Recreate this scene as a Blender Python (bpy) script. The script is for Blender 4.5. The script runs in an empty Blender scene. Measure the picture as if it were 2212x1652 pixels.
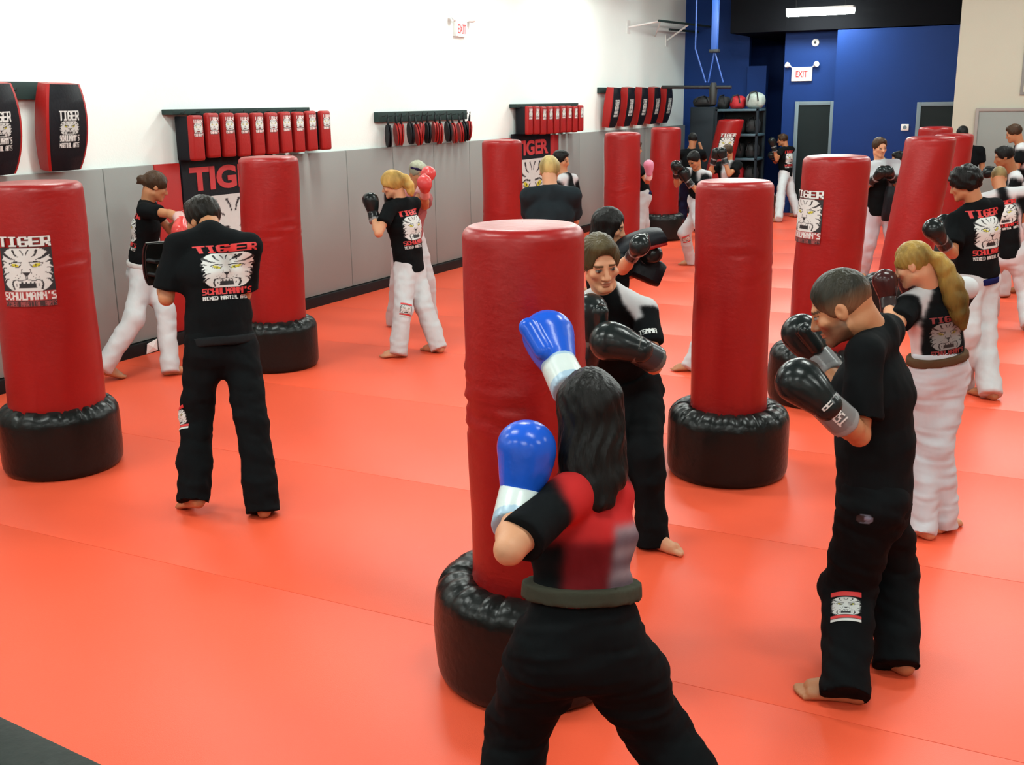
import bpy, bmesh, math, random
import numpy as np
from mathutils import Vector, Matrix, noise
from mathutils.bvhtree import BVHTree

random.seed(7)
np.random.seed(7)
SC = bpy.context.scene
COL = SC.collection

# ------------------------------------------------------------------ camera
W_PX, H_PX = 2212, 1652
FOCAL_PX, PITCH, ROLL, CAM_H, CAM_AZ = 2335.0, 0.2525, -0.0147, 2.243, 0.4745
C0 = np.array([0.0, 0.0, CAM_H])
CF = np.array([-math.sin(CAM_AZ) * math.cos(PITCH), math.cos(CAM_AZ) * math.cos(PITCH), -math.sin(PITCH)])
CR = np.array([math.cos(CAM_AZ), math.sin(CAM_AZ), 0.0])
CU = np.cross(CR, CF)
_c, _s = math.cos(ROLL), math.sin(ROLL)
CR, CU = CR * _c + CU * _s, -CR * _s + CU * _c
cam_data = bpy.data.cameras.new('camera')
cam_data.sensor_width = 36.0
cam_data.lens = FOCAL_PX / W_PX * 36.0
cam_data.clip_end = 200
cam = bpy.data.objects.new('camera', cam_data)
COL.objects.link(cam)
cam.matrix_world = Matrix(((CR[0], CU[0], -CF[0], C0[0]), (CR[1], CU[1], -CF[1], C0[1]),
                           (CR[2], CU[2], -CF[2], C0[2]), (0, 0, 0, 1)))
SC.camera = cam

# ------------------------------------------------------------------ world, exposure
world = bpy.data.worlds.new('world')
SC.world = world
world.use_nodes = True
world.node_tree.nodes['Background'].inputs[0].default_value = (0.5, 0.55, 0.6, 1)
world.node_tree.nodes['Background'].inputs[1].default_value = 0.05
SC.view_settings.view_transform = 'Standard'
SC.view_settings.look = 'None'
SC.view_settings.gamma = 1.0
SC.view_settings.use_curve_mapping = False
SC.view_settings.exposure = 0.0
SC.cycles.max_bounces = 5
SC.cycles.diffuse_bounces = 3
SC.cycles.glossy_bounces = 2
SC.cycles.transmission_bounces = 1
SC.cycles.volume_bounces = 0
SC.cycles.transparent_max_bounces = 2
SC.cycles.caustics_reflective = False
SC.cycles.caustics_refractive = False
SC.cycles.use_adaptive_sampling = True
SC.cycles.adaptive_threshold = 0.05
SC.cycles.adaptive_min_samples = 12
SC.cycles.use_light_tree = False
LAMP_STRENGTH = 62.0          # emission of the fluorescent diffusers on the ceiling
LAMP_Z = 4.0

# ------------------------------------------------------------------ pixel helpers (photo frame 2212 x 1652)
FH = np.array([-math.sin(CAM_AZ), math.cos(CAM_AZ), 0.0])


def ray(x, y):
    return CF + CR * (x - W_PX / 2) / FOCAL_PX - CU * (y - H_PX / 2) / FOCAL_PX


def on_z(x, y, z=0.0):
    d = ray(x, y)
    return C0 + d * ((z - C0[2]) / d[2])


def on_x(x, y, X):
    d = ray(x, y)
    return C0 + d * ((X - C0[0]) / d[0])


def on_y(x, y, Y):
    d = ray(x, y)
    return C0 + d * ((Y - C0[1]) / d[1])


def at_depth(x, y, D):
    d = ray(x, y)
    return C0 + d * (D / (d @ FH))


def unit(v):
    v = np.asarray(v, float)
    return v / (np.linalg.norm(v) + 1e-12)


def srgb(r, g, b):
    def f(c):
        c = c / 255.0
        return c / 12.92 if c <= 0.04045 else ((c + 0.055) / 1.055) ** 2.4
    return (f(r), f(g), f(b))


# ------------------------------------------------------------------ materials
def new_mat(name):
    m = bpy.data.materials.new(name)
    m.use_nodes = True
    nt = m.node_tree
    b = nt.nodes['Principled BSDF']
    return m, nt, b


def add_noise(nt, scale, detail=1.5, coords='Object', stretch=(1, 1, 1)):
    tc = nt.nodes.new('ShaderNodeTexCoord')
    mp = nt.nodes.new('ShaderNodeMapping')
    mp.inputs['Scale'].default_value = stretch
    nz = nt.nodes.new('ShaderNodeTexNoise')
    nz.inputs['Scale'].default_value = scale
    nz.inputs['Detail'].default_value = detail
    nt.links.new(tc.outputs[coords], mp.inputs[0])
    nt.links.new(mp.outputs[0], nz.inputs['Vector'])
    return nz


def surf(name, col, rough=0.5, var=0.12, scale=6.0, bump=0.0, bump_scale=40.0, spec=0.5, attr=False,
         stretch=(1, 1, 1), metallic=0.0, bump_dist=0.01, coat=0.0):
    """base colour with a little procedural variation and relief; attr=True multiplies a per-point colour"""
    m, nt, b = new_mat(name)
    nz = add_noise(nt, scale, stretch=stretch)
    mr = nt.nodes.new('ShaderNodeMapRange')
    mr.inputs['To Min'].default_value = 1.0 - var
    mr.inputs['To Max'].default_value = 1.0 + var
    nt.links.new(nz.outputs['Fac'], mr.inputs['Value'])
    mx = nt.nodes.new('ShaderNodeMix')
    mx.data_type = 'RGBA'
    mx.blend_type = 'MULTIPLY'
    mx.inputs['Factor'].default_value = 1.0
    if attr:
        at = nt.nodes.new('ShaderNodeAttribute')
        at.attribute_name = 'Col'
        nt.links.new(at.outputs['Color'], mx.inputs[6])
    else:
        mx.inputs[6].default_value = (*col, 1)
    nt.links.new(mr.outputs[0], mx.inputs[7])
    nt.links.new(mx.outputs[2], b.inputs['Base Color'])
    b.inputs['Roughness'].default_value = rough
    b.inputs['Specular IOR Level'].default_value = spec
    b.inputs['Metallic'].default_value = metallic
    b.inputs['Coat Weight'].default_value = coat
    if bump > 0:
        bn = add_noise(nt, bump_scale, detail=2.0, stretch=stretch)
        bp = nt.nodes.new('ShaderNodeBump')
        bp.inputs['Strength'].default_value = bump
        bp.inputs['Distance'].default_value = bump_dist
        nt.links.new(bn.outputs['Fac'], bp.inputs['Height'])
        nt.links.new(bp.outputs[0], b.inputs['Normal'])
    return m


M = {}
M['wall_white'] = surf('wall_white_paint', (0.80, 0.88, 0.85), 0.75, 0.03, 2.0, 0.12, 60)
M['wall_cream'] = surf('wall_cream_paint', (0.40, 0.385, 0.31), 0.75, 0.03, 2.0, 0.12, 60)
M['wall_blue'] = surf('wall_blue_paint', (0.0075, 0.033, 0.155), 0.5, 0.06, 3.0, 0.10, 60, spec=0.12)
M['wall_black'] = surf('wall_black_paint', (0.004, 0.0045, 0.006), 0.7, 0.1, 3.0, spec=0.05)
M['ceiling'] = surf('ceiling_black_paint', (0.014, 0.0145, 0.013), 0.85, 0.2, 2.0, spec=0.05)
M['floor'] = surf('floor_underlay', (0.30, 0.03, 0.02), 0.8)
M['mat_red'] = surf('red_mat_vinyl', (0.80, 0.098, 0.042), 0.40, 0.05, 1.2, 0.15, 220, spec=0.34, bump_dist=0.004)
M['pad_grey'] = surf('grey_wall_pad_vinyl', (0.245, 0.262, 0.250), 0.55, 0.05, 1.5, 0.15, 120, bump_dist=0.004)
M['pad_red'] = surf('red_wall_pad_vinyl', (0.40, 0.010, 0.008), 0.5, 0.05, 1.5, 0.15, 120, bump_dist=0.004)
M['black_plastic'] = surf('black_plastic', (0.007, 0.008, 0.009), 0.45, 0.2, 6.0, spec=0.2)
M['dark_board'] = surf('dark_green_painted_board', (0.022, 0.040, 0.037), 0.6, 0.15, 5.0, spec=0.15)
M['bag_red'] = surf('red_bag_vinyl', (0.27, 0.0075, 0.007), 0.36, 0.10, 3.0, 0.25, 26, stretch=(1, 1, 1.6), bump_dist=0.006, spec=0.36)
M['bag_black'] = surf('black_bag_vinyl', (0.006, 0.0075, 0.007), 0.30, 0.2, 4.0, 0.3, 30, bump_dist=0.008, spec=0.24)
M['shield_black'] = surf('black_shield_vinyl', (0.007, 0.008, 0.011), 0.5, 0.2, 5.0, 0.2, 40, spec=0.16)
M['shield_red'] = surf('red_shield_vinyl', (0.31, 0.010, 0.009), 0.42, 0.1, 5.0, 0.2, 40, spec=0.3)
M['print'] = surf('printed_ink', (1, 1, 1), 0.6, 0.05, 20.0, attr=True)
M['skin'] = surf('skin', (1, 1, 1), 0.5, 0.06, 14.0, 0.08, 90, attr=True, spec=0.35)
M['cloth'] = surf('cotton_cloth', (1, 1, 1), 0.9, 0.10, 9.0, 0.55, 11, attr=True, spec=0.08, stretch=(1, 1, 0.55), bump_dist=0.02)
M['hair'] = surf('hair', (1, 1, 1), 0.42, 0.35, 40.0, 0.6, 70, attr=True, spec=0.14, stretch=(1, 1, 0.25))
M['leather'] = surf('glove_leather', (1, 1, 1), 0.24, 0.12, 8.0, 0.15, 30, attr=True, spec=0.26)
M['door_dark'] = surf('dark_grey_green_door_paint', (0.010, 0.017, 0.018), 0.5, 0.08, 2.0, spec=0.12)
M['door_grey'] = surf('grey_door_paint', (0.20, 0.225, 0.21), 0.5, 0.06, 2.0)
M['frame_grey'] = surf('door_frame_grey_paint', (0.13, 0.19, 0.22), 0.5, 0.06, 3.0)
M['frame_brown'] = surf('door_frame_brown_paint', (0.22, 0.19, 0.17), 0.5, 0.06, 3.0)
M['steel_dark'] = surf('dark_steel', (0.02, 0.022, 0.022), 0.4, 0.1, 6.0, metallic=0.3)
M['steel_blue'] = surf('blue_painted_steel', (0.02, 0.085, 0.36), 0.4, 0.1, 6.0)
M['locker'] = surf('slate_locker_paint', (0.016, 0.024, 0.031), 0.5, 0.1, 3.0, spec=0.15)
M['shelf_blue'] = surf('grey_blue_shelf_edge', (0.055, 0.11, 0.14), 0.45, 0.1, 3.0)
M['white_plastic'] = surf('white_plastic', (0.72, 0.74, 0.72), 0.4, 0.05, 6.0)
M['paper'] = surf('white_paper', (0.80, 0.82, 0.80), 0.8, 0.03, 5.0)
M['bag_cloth_black'] = surf('black_nylon', (0.012, 0.013, 0.014), 0.7, 0.2, 6.0, 0.4, 20)
M['bag_cloth_red'] = surf('red_nylon', (0.42, 0.012, 0.02), 0.6, 0.2, 6.0, 0.4, 20)
M['bag_cloth_pale'] = surf('pale_grey_nylon', (0.35, 0.42, 0.38), 0.6, 0.35, 14.0, 0.4, 20)
M['rail_pad'] = surf('dark_padded_rail_vinyl', (0.010, 0.015, 0.012), 0.5, 0.12, 5.0, 0.2, 40, spec=0.15)
M['letter_red'] = surf('red_letter_print', (0.55, 0.045, 0.05), 0.55, 0.05, 5.0)
M['glass_frame'] = surf('grey_picture_frame', (0.16, 0.16, 0.15), 0.5, 0.05, 5.0)
M['sign_red'] = surf('red_sign_ink', (0.7, 0.03, 0.03), 0.5, 0.02, 5.0)


def emit_mat(name, col, strength):
    m = bpy.data.materials.new(name)
    m.use_nodes = True
    nt = m.node_tree
    nt.nodes.remove(nt.nodes['Principled BSDF'])
    e = nt.nodes.new('ShaderNodeEmission')
    nz = add_noise(nt, 3.0)
    mr = nt.nodes.new('ShaderNodeMapRange')
    mr.inputs['To Min'].default_value = strength * 0.97
    mr.inputs['To Max'].default_value = strength * 1.03
    nt.links.new(nz.outputs['Fac'], mr.inputs['Value'])
    nt.links.new(mr.outputs[0], e.inputs['Strength'])
    e.inputs['Color'].default_value = (*col, 1)
    nt.links.new(e.outputs[0], nt.nodes['Material Output'].inputs['Surface'])
    return m


M['lamp'] = emit_mat('fluorescent_diffuser', (0.93, 1.0, 0.94), LAMP_STRENGTH)
M['exit_glow'] = emit_mat('exit_sign_face', (1.0, 0.93, 0.90), 1.6)

# ------------------------------------------------------------------ mesh helpers


def link(name, me, mat, parent=None, loc=None):
    o = bpy.data.objects.new(name, me)
    COL.objects.link(o)
    if mat is not None and len(me.materials) == 0:
        me.materials.append(mat)
    if parent is not None:
        o.parent = parent
    if loc is not None:
        o.location = loc
    return o


def tag(o, label, cat, group=None):
    o['label'] = label
    o['category'] = cat
    if group:
        o['group'] = group
    return o


def struct(o, label=None):
    o['kind'] = 'structure'
    if label:
        o['label'] = label
    return o


def thing(name, label, cat, loc=(0, 0, 0), group=None, rotz=0.0):
    o = bpy.data.objects.new(name, None)
    o.empty_display_size = 0.1
    COL.objects.link(o)
    o.location = loc
    o.rotation_euler = (0, 0, rotz)
    return tag(o, label, cat, group)


def bm_mesh(bm, name, smooth=False, angle=None):
    bmesh.ops.recalc_face_normals(bm, faces=bm.faces[:])
    me = bpy.data.meshes.new(name)
    bm.to_mesh(me)
    bm.free()
    if smooth:
        me.polygons.foreach_set('use_smooth', [True] * len(me.polygons))
        if angle is not None:
            me.set_sharp_from_angle(angle=angle)
    return me


def box_bm(lo, hi, bevel=0.0, bm=None, segs=2):
    own = bm is None
    b2 = bmesh.new()
    bmesh.ops.create_cube(b2, size=1.0)
    for v in b2.verts:
        v.co = Vector([lo[i] + (v.co[i] + 0.5) * (hi[i] - lo[i]) for i in range(3)])
    if bevel > 0:
        bmesh.ops.bevel(b2, geom=b2.edges[:], offset=bevel, segments=segs, affect='EDGES', profile=0.6)
    if own:
        return b2
    tmp = bpy.data.meshes.new('tmp')
    b2.to_mesh(tmp)
    b2.free()
    bm.from_mesh(tmp)
    bpy.data.meshes.remove(tmp)
    return bm


def box(name, lo, hi, mat, parent=None, bevel=0.0, smooth=None):
    me = bm_mesh(box_bm(lo, hi, bevel), name, smooth=bevel > 0 if smooth is None else smooth, angle=0.9)
    return link(name, me, mat, parent)


def tube_bm(pts, r, n=10, bm=None, cap=True):
    bm = bm or bmesh.new()
    pts = [Vector(p) for p in pts]
    rs = r if isinstance(r, (list, tuple)) else [r] * len(pts)
    rings = []
    up = Vector((0, 0, 1))
    for i, p in enumerate(pts):
        t = (pts[min(i + 1, len(pts) - 1)] - pts[max(i - 1, 0)]).normalized()
        a = t.cross(up)
        if a.length < 1e-3:
            a = t.cross(Vector((1, 0, 0)))
        a.normalize()
        b = t.cross(a)
        rings.append([bm.verts.new(p + (a * math.cos(2 * math.pi * k / n) + b * math.sin(2 * math.pi * k / n)) * rs[i])
                      for k in range(n)])
    for i in range(len(rings) - 1):
        for k in range(n):
            bm.faces.new((rings[i][k], rings[i][(k + 1) % n], rings[i + 1][(k + 1) % n], rings[i + 1][k]))
    if cap:
        bm.faces.new(rings[0])
        bm.faces.new(rings[-1])
    return bm


def tube(name, pts, r, mat, parent=None, n=10):
    return link(name, bm_mesh(tube_bm(pts, r, n), name, True, 0.9), mat, parent)


def np_mesh(name, verts, quads, smooth=True, cols=None):
    me = bpy.data.meshes.new(name)
    nv, nq = len(verts), len(quads)
    me.vertices.add(nv)
    me.vertices.foreach_set('co', np.asarray(verts, np.float32).ravel())
    me.loops.add(nq * 4)
    me.loops.foreach_set('vertex_index', np.asarray(quads, np.int32).ravel())
    me.polygons.add(nq)
    me.polygons.foreach_set('loop_start', np.arange(0, nq * 4, 4, dtype=np.int32))
    me.polygons.foreach_set('use_smooth', np.full(nq, smooth))
    me.update(calc_edges=True)
    if cols is not None:
        at = me.attributes.new('Col', 'FLOAT_COLOR', 'POINT')
        c4 = np.ones((nv, 4), np.float32)
        c4[:, :3] = cols
        at.data.foreach_set('color', c4.ravel())
    return me


def lathe_grid(prof, n, fn=None):
    """profile of (r, z) turned round z; fn(x, y, z, r, theta, t) may displace; returns verts and quads"""
    prof = np.array(prof, float)
    m = len(prof)
    th = np.arange(n) * 2 * math.pi / n
    R, T = np.meshgrid(prof[:, 0], th, indexing='ij')
    Z = np.repeat(prof[:, 1][:, None], n, 1)
    if fn is not None:
        R, Z = fn(R, T, Z)
    V = np.stack([R * np.cos(T), R * np.sin(T), Z], -1).reshape(-1, 3)
    i, k = np.meshgrid(np.arange(m - 1), np.arange(n), indexing='ij')
    k2 = (k + 1) % n
    Q = np.stack([i * n + k, i * n + k2, (i + 1) * n + k2, (i + 1) * n + k], -1).reshape(-1, 4)
    return V, Q


def flat_color(n, c):
    return np.tile(np.array(c, np.float32), (n, 1))
# ------------------------------------------------------------------ printed emblem and lettering (flat print, as colour on fine meshes)
FONT = {
    'T': '11111 00100 00100 00100 00100 00100 00100', 'I': '01110 00100 00100 00100 00100 00100 01110',
    'G': '01110 10001 10000 10111 10001 10001 01110', 'E': '11111 10000 10000 11110 10000 10000 11111',
    'R': '11110 10001 10001 11110 10100 10010 10001', 'S': '01111 10000 10000 01110 00001 00001 11110',
    'C': '01110 10001 10000 10000 10000 10001 01110', 'H': '10001 10001 10001 11111 10001 10001 10001',
    'U': '10001 10001 10001 10001 10001 10001 01110', 'L': '10000 10000 10000 10000 10000 10000 11111',
    'M': '10001 11011 10101 10101 10001 10001 10001', 'A': '01110 10001 10001 11111 10001 10001 10001',
    'N': '10001 11001 10101 10011 10001 10001 10001', "'": '00100 00100 00000 00000 00000 00000 00000',
    'X': '10001 10001 01010 00100 01010 10001 10001', 'D': '11110 10001 10001 10001 10001 10001 11110',
    ' ': '00000 00000 00000 00000 00000 00000 00000'}


def text_mask(txt, U, V, bold=0.35):
    """U, V in 0..1 over the text box (V up); True where a letter is inked"""
    n = len(txt)
    cw = 1.0 / (n * 6 - 1)
    x = U / cw
    y = (1 - V) * 7
    out = np.zeros(U.shape, bool)
    ok = (U >= 0) & (U <= 1) & (V >= 0) & (V <= 1)
    for dx in (-bold, 0, bold):
        xi = np.floor(x + dx).astype(int)
        yi = np.clip(np.floor(y).astype(int), 0, 6)
        ci = xi // 6
        sub = xi % 6
        for k, ch in enumerate(txt):
            g = np.array([[c == '1' for c in row] + [False] for row in FONT[ch].split()])
            sel = (ci == k) & ok
            out[sel] |= g[yi[sel], np.clip(sub[sel], 0, 5)]
    return out


def tiger_face(X, Y):
    """snarling tiger face in -1..1; returns rgb and ink mask (white, black lines, yellow eyes)"""
    ax = np.abs(X)
    white = (ax ** 3 + np.abs(Y * 0.93) ** 3 < 0.92)
    # scalloped fur at the sides
    white &= ax < 0.93 + 0.06 * np.sin(Y * 19)
    img = np.zeros(X.shape + (3,))
    img[white] = (0.58, 0.61, 0.59)
    blk = np.zeros(X.shape, bool)

    def stroke(pts, w0, w1):
        nonlocal blk
        p = np.array(pts, float)
        t_all = np.linspace(0, 1, 28)
        k = np.linspace(0, 1, len(p))
        px, py = np.interp(t_all, k, p[:, 0]), np.interp(t_all, k, p[:, 1])
        for t, a, b in zip(t_all, px, py):
            w = w0 * (1 - t) + w1 * t
            blk |= (ax - a) ** 2 + (Y - b) ** 2 < w * w
    stroke([(0.05, 0.66), (0.09, 0.80), (0.16, 0.90)], 0.015, 0.03)
    stroke([(0.24, 0.58), (0.38, 0.68), (0.44, 0.88)], 0.015, 0.05)
    stroke([(0.40, 0.46), (0.62, 0.54), (0.84, 0.72)], 0.015, 0.07)
    stroke([(0.16, 0.33), (0.42, 0.37), (0.64, 0.28)], 0.03, 0.025)
    stroke([(0.17, 0.24), (0.24, 0.14), (0.38, 0.13), (0.58, 0.20)], 0.025, 0.015)
    stroke([(0.76, 0.34), (0.88, 0.40), (0.97, 0.36)], 0.015, 0.06)
    stroke([(0.78, 0.08), (0.88, 0.08), (0.97, 0.00)], 0.01, 0.05)
    stroke([(0.70, -0.14), (0.84, -0.18), (0.95, -0.28)], 0.01, 0.05)
    stroke([(0.70, -0.40), (0.82, -0.46), (0.92, -0.58)], 0.01, 0.05)
    stroke([(0.15, 0.02), (0.18, -0.10), (0.20, -0.16)], 0.015, 0.012)
    stroke([(0.015, -0.30), (0.015, -0.44), (0.22, -0.50), (0.44, -0.46), (0.56, -0.52)], 0.015, 0.025)
    stroke([(0.54, -0.50), (0.58, -0.70), (0.52, -0.90)], 0.03, 0.04)
    for a, b in ((0.26, -0.30), (0.36, -0.26), (0.32, -0.38), (0.44, -0.34)):
        blk |= (ax - a) ** 2 + (Y - b) ** 2 < 0.0004
    # nose
    blk |= (Y < -0.10) & (Y > -0.30) & (ax < 0.16 * (Y + 0.30) / 0.20 + 0.015)
    # open mouth with fangs
    mouth = (Y < -0.54) & (Y > -0.86) & (ax < 0.44 - 0.12 * ((Y + 0.70) / 0.16) ** 2)
    blk |= mouth
    img[blk] = (0.012, 0.012, 0.014)
    fang = (Y < -0.50) & (Y > -0.98) & (np.abs(ax - 0.36) < 0.075 * (Y + 0.98) / 0.48)
    teeth = (Y < -0.54) & (Y > -0.62) & (ax < 0.28) & (np.sin(X * 40) > -0.3)
    img[fang | (teeth & mouth)] = (0.58, 0.61, 0.59)
    eye = ((ax - 0.40) / 0.15) ** 2 + ((Y - 0.215 - (ax - 0.40) * 0.35) / 0.075) ** 2 < 1
    img[eye] = (0.50, 0.46, 0.02)
    pupil = (ax - 0.38) ** 2 + (Y - 0.21) ** 2 < 0.0012
    img[pupil] = (0.01, 0.01, 0.01)
    ink = white | blk | fang | eye
    return img, ink


WHITE_INK, RED_INK, BLACK_INK = (0.58, 0.61, 0.59), (0.58, 0.03, 0.03), (0.012, 0.012, 0.014)


def emblem(kind, nx, ny):
    """rgb + mask sampled at grid points (ny+1, nx+1), V up"""
    V, U = np.meshgrid(np.linspace(0, 1, ny + 1), np.linspace(0, 1, nx + 1), indexing='ij')
    img = np.zeros(U.shape + (3,))
    mask = np.zeros(U.shape, bool)

    def put(sel, c):
        img[sel] = c
        mask[sel] = True
    if kind in ('shirt', 'bag', 'patch'):
        f, ink = tiger_face(U * 2 - 1, (V - 0.22) / 0.62 * 2 - 1)
        zone = (V > 0.22) & (V < 0.84)
        if kind == 'bag':
            put(zone, BLACK_INK)
            put((V <= 0.22) & (V > 0.085), (0.30, 0.02, 0.02))
            put((V <= 0.085), (0.03, 0.012, 0.012))
        img[zone & ink] = f[zone & ink]
        mask |= zone & ink if kind != 'bag' else zone
        top = RED_INK if kind != 'bag' else WHITE_INK
        if kind == 'patch':
            put((V > 0.87), RED_INK)
            put((V < 0.2) & (V > 0.1), RED_INK)
            put((V < 0.07), WHITE_INK)
        else:
            put(text_mask('TIGER', U, (V - 0.86) / 0.14, 0.6), top)
            put(text_mask("SCHULMANN'S", U, (V - 0.10) / 0.11, 0.45), RED_INK if kind == 'shirt' else WHITE_INK)
            put(text_mask('MIXED MARTIAL ARTS', U, V / 0.075, 0.4), WHITE_INK if kind == 'shirt' else (0.25, 0.05, 0.05))
    elif kind == 'shield':
        put(text_mask('TIGER', U, (V - 0.74) / 0.26, 0.6), WHITE_INK)
        f, ink = tiger_face(U * 2 - 1, (V - 0.36) / 0.36 * 2 - 1)
        zone = (V > 0.36) & (V < 0.72) & ink & (f.sum(-1) > 0.1)
        img[zone] = f[zone] * 0.8
        mask |= zone
        put(text_mask("SCHULMANN'S", U, (V - 0.18) / 0.16, 0.5), WHITE_INK)
        put(text_mask('MARTIAL ARTS', U, V / 0.14, 0.5), WHITE_INK)
    elif kind == 'target':
        f, ink = tiger_face(U * 2 - 1, (V - 0.30) / 0.50 * 2 - 1)
        zone = (V > 0.30) & (V < 0.80) & ink & (f.sum(-1) > 0.1)
        img[zone] = f[zone]
        mask |= zone
        put(text_mask('TIGER', U, (V - 0.82) / 0.18, 0.6), (0.75, 0.60, 0.58))
        put(text_mask("SCHULMANN'S", U, (V - 0.12) / 0.16, 0.5), (0.75, 0.60, 0.58))
    elif kind == 'oval':
        put(((U - .5) / .5) ** 2 + ((V - .5) / .5) ** 2 < 1, (0.10, 0.16, 0.22))
        put(((U - .3) / .3) ** 2 + ((V - .5) / .4) ** 2 < 1, (0.02, 0.025, 0.03))
        put(((U - .65) / .2) ** 2 + ((V - .55) / .22) ** 2 < 1, (0.18, 0.28, 0.40))
    elif kind.startswith('text:'):
        put(text_mask(kind[5:], U, V, 0.5), WHITE_INK)
    elif kind == 'face':
        f, ink = tiger_face(U * 2 - 1, V * 2 - 1)
        put(np.ones(U.shape, bool), (0.62, 0.63, 0.57))
        sel = ink & (f.sum(-1) < 1.9)
        img[sel] = f[sel]
    return img, mask


def patch_mesh(name, pts, img, mask):
    """pts (ny+1, nx+1, 3) with NaN where there is nothing underneath"""
    ny, nx = pts.shape[0] - 1, pts.shape[1] - 1
    ok = mask & ~np.isnan(pts[..., 0])
    near = ok[:-1, :-1] | ok[1:, :-1] | ok[:-1, 1:] | ok[1:, 1:]
    valid = ~np.isnan(pts[..., 0])
    near &= valid[:-1, :-1] & valid[1:, :-1] & valid[:-1, 1:] & valid[1:, 1:]
    j, i = np.nonzero(near)
    if len(j) == 0:
        return None
    q = np.stack([j * (nx + 1) + i, j * (nx + 1) + i + 1, (j + 1) * (nx + 1) + i + 1, (j + 1) * (nx + 1) + i], -1)
    used, inv = np.unique(q, return_inverse=True)
    return np_mesh(name, pts.reshape(-1, 3)[used], inv.reshape(-1, 4), True, img.reshape(-1, 3)[used])


def flat_print(name, kind, origin, ux, uz, w, h, nx, ny, parent=None, bg=None):
    img, mask = emblem(kind, nx, ny)
    if bg is not None:
        img[~mask] = bg
    V, U = np.meshgrid(np.linspace(0, 1, ny + 1), np.linspace(0, 1, nx + 1), indexing='ij')
    pts = np.array(origin) + U[..., None] * np.array(ux) * w + V[..., None] * np.array(uz) * h
    me = patch_mesh(name, pts, img, mask)
    return link(name, me, M['print'], parent)


def letters(name, txt, size, depth, mat, parent, origin, xdir, zdir, width=None, bold=0.0):
    """solid letters as a mesh, written along xdir, standing along zdir"""
    cu = bpy.data.curves.new('letters', 'FONT')
    cu.body = txt
    cu.size = size
    cu.extrude = depth
    cu.offset = bold
    cu.resolution_u = 4
    o = bpy.data.objects.new('letters', cu)
    COL.objects.link(o)
    dg = bpy.context.evaluated_depsgraph_get()
    me = bpy.data.meshes.new_from_object(o.evaluated_get(dg))
    bpy.data.objects.remove(o)
    x, z = unit(xdir), unit(zdir)
    n = np.cross(x, z)
    co = np.zeros(len(me.vertices) * 3)
    me.vertices.foreach_get('co', co)
    co = co.reshape(-1, 3)
    co[:, 0] -= co[:, 0].min()
    if width:
        co[:, 0] *= width / co[:, 0].max()
    w = np.array(origin) + co[:, :1] * x + co[:, 1:2] * z + co[:, 2:] * n
    me.vertices.foreach_set('co', w.ravel())
    me.materials.clear()
    me.update()
    return link(name, me, mat, parent)
# ------------------------------------------------------------------ the room
WX = -7.71                       # plane of the long white wall
YA, YB, YC, YD = 23.4, 22.4, 21.9, 19.5   # blue wall behind lockers, blue wall with exit sign, blue wall block, cream wall
XR, YF, ZC = 7.5, -4.0, 4.4

fl = struct(box('floor', (WX, YF, -0.06), (XR, 26.0, -0.02), M['floor']), 'floor covered with red vinyl mats')
seam, k = 3.74 - 1.58 * 5, 0
while seam < 26.0:
    y0, y1 = max(seam + 0.001, YF), min(seam + 1.579, 26.0)
    if y1 > y0:
        box('floor_mat', (WX + 0.09, y0, -0.02), (XR, y1, 0.0), M['mat_red'], fl, bevel=0.003)
    seam += 1.58

struct(box('ceiling', (WX - 0.2, YF - 0.2, ZC), (XR + 0.2, 26.2, ZC + 0.1), M['ceiling']))
wl = struct(box('wall_left', (WX - 0.15, YF, -0.06), (WX, YA, ZC), M['wall_white']), 'long white wall with grey pads')
struct(box('wall_right', (XR, YF, -0.06), (XR + 0.15, 26.0, ZC), M['wall_cream']))
struct(box('wall_front', (WX - 0.15, YF - 0.15, -0.06), (XR + 0.15, YF, ZC), M['wall_white']))
xa1, xs1, xb0, xc0 = -6.30, -5.90, -5.32, -4.22
struct(box('wall_blue_alcove', (WX - 0.15, YA, -0.06), (xa1, YA + 0.15, ZC), M['wall_blue']), 'blue wall behind the lockers')
struct(box('wall_blue_partition', (xa1, YA - 0.1, -0.06), (xs1, YA + 0.1, 2.93), M['wall_blue']))
struct(box('wall_blue_recess', (WX - 0.15, 25.6, -0.06), (XR, 25.75, ZC), M['wall_blue']))
struct(box('wall_blue_exit', (xb0, YB, -0.06), (xc0, YB + 0.15, 3.52), M['wall_blue']))
struct(box('wall_blue_return', (xb0, YB + 0.15, -0.06), (xb0 + 0.12, 25.6, 3.52), M['wall_blue']))
struct(box('wall_blue_block', (xc0, YC, -0.06), (0.6, YC + 0.15, 3.50), M['wall_blue']))
struct(box('wall_soffit', (xa1, YC + 0.02, 3.52), (XR, YC + 0.12, ZC), M['wall_black']), 'black band above the blue walls')
struct(box('wall_soffit_ceiling', (xa1, YC + 0.12, 3.52), (xc0, 25.6, 3.60), M['wall_black']))
xd0 = on_y(2068, 130, YD)[0]
struct(box('wall_cream', (xd0, YD, -0.06), (XR, YD + 0.15, 3.86), M['wall_cream']), 'cream wall with a grey door')
struct(box('wall_cream_header', (on_y(2118, 3, YD)[0], YD + 0.01, 3.86), (XR, YD + 0.14, ZC), M['wall_blue']))
struct(box('wall_cream_return', (xd0, YD + 0.15, -0.06), (xd0 + 0.12, YC, 3.86), M['wall_cream']))


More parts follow.
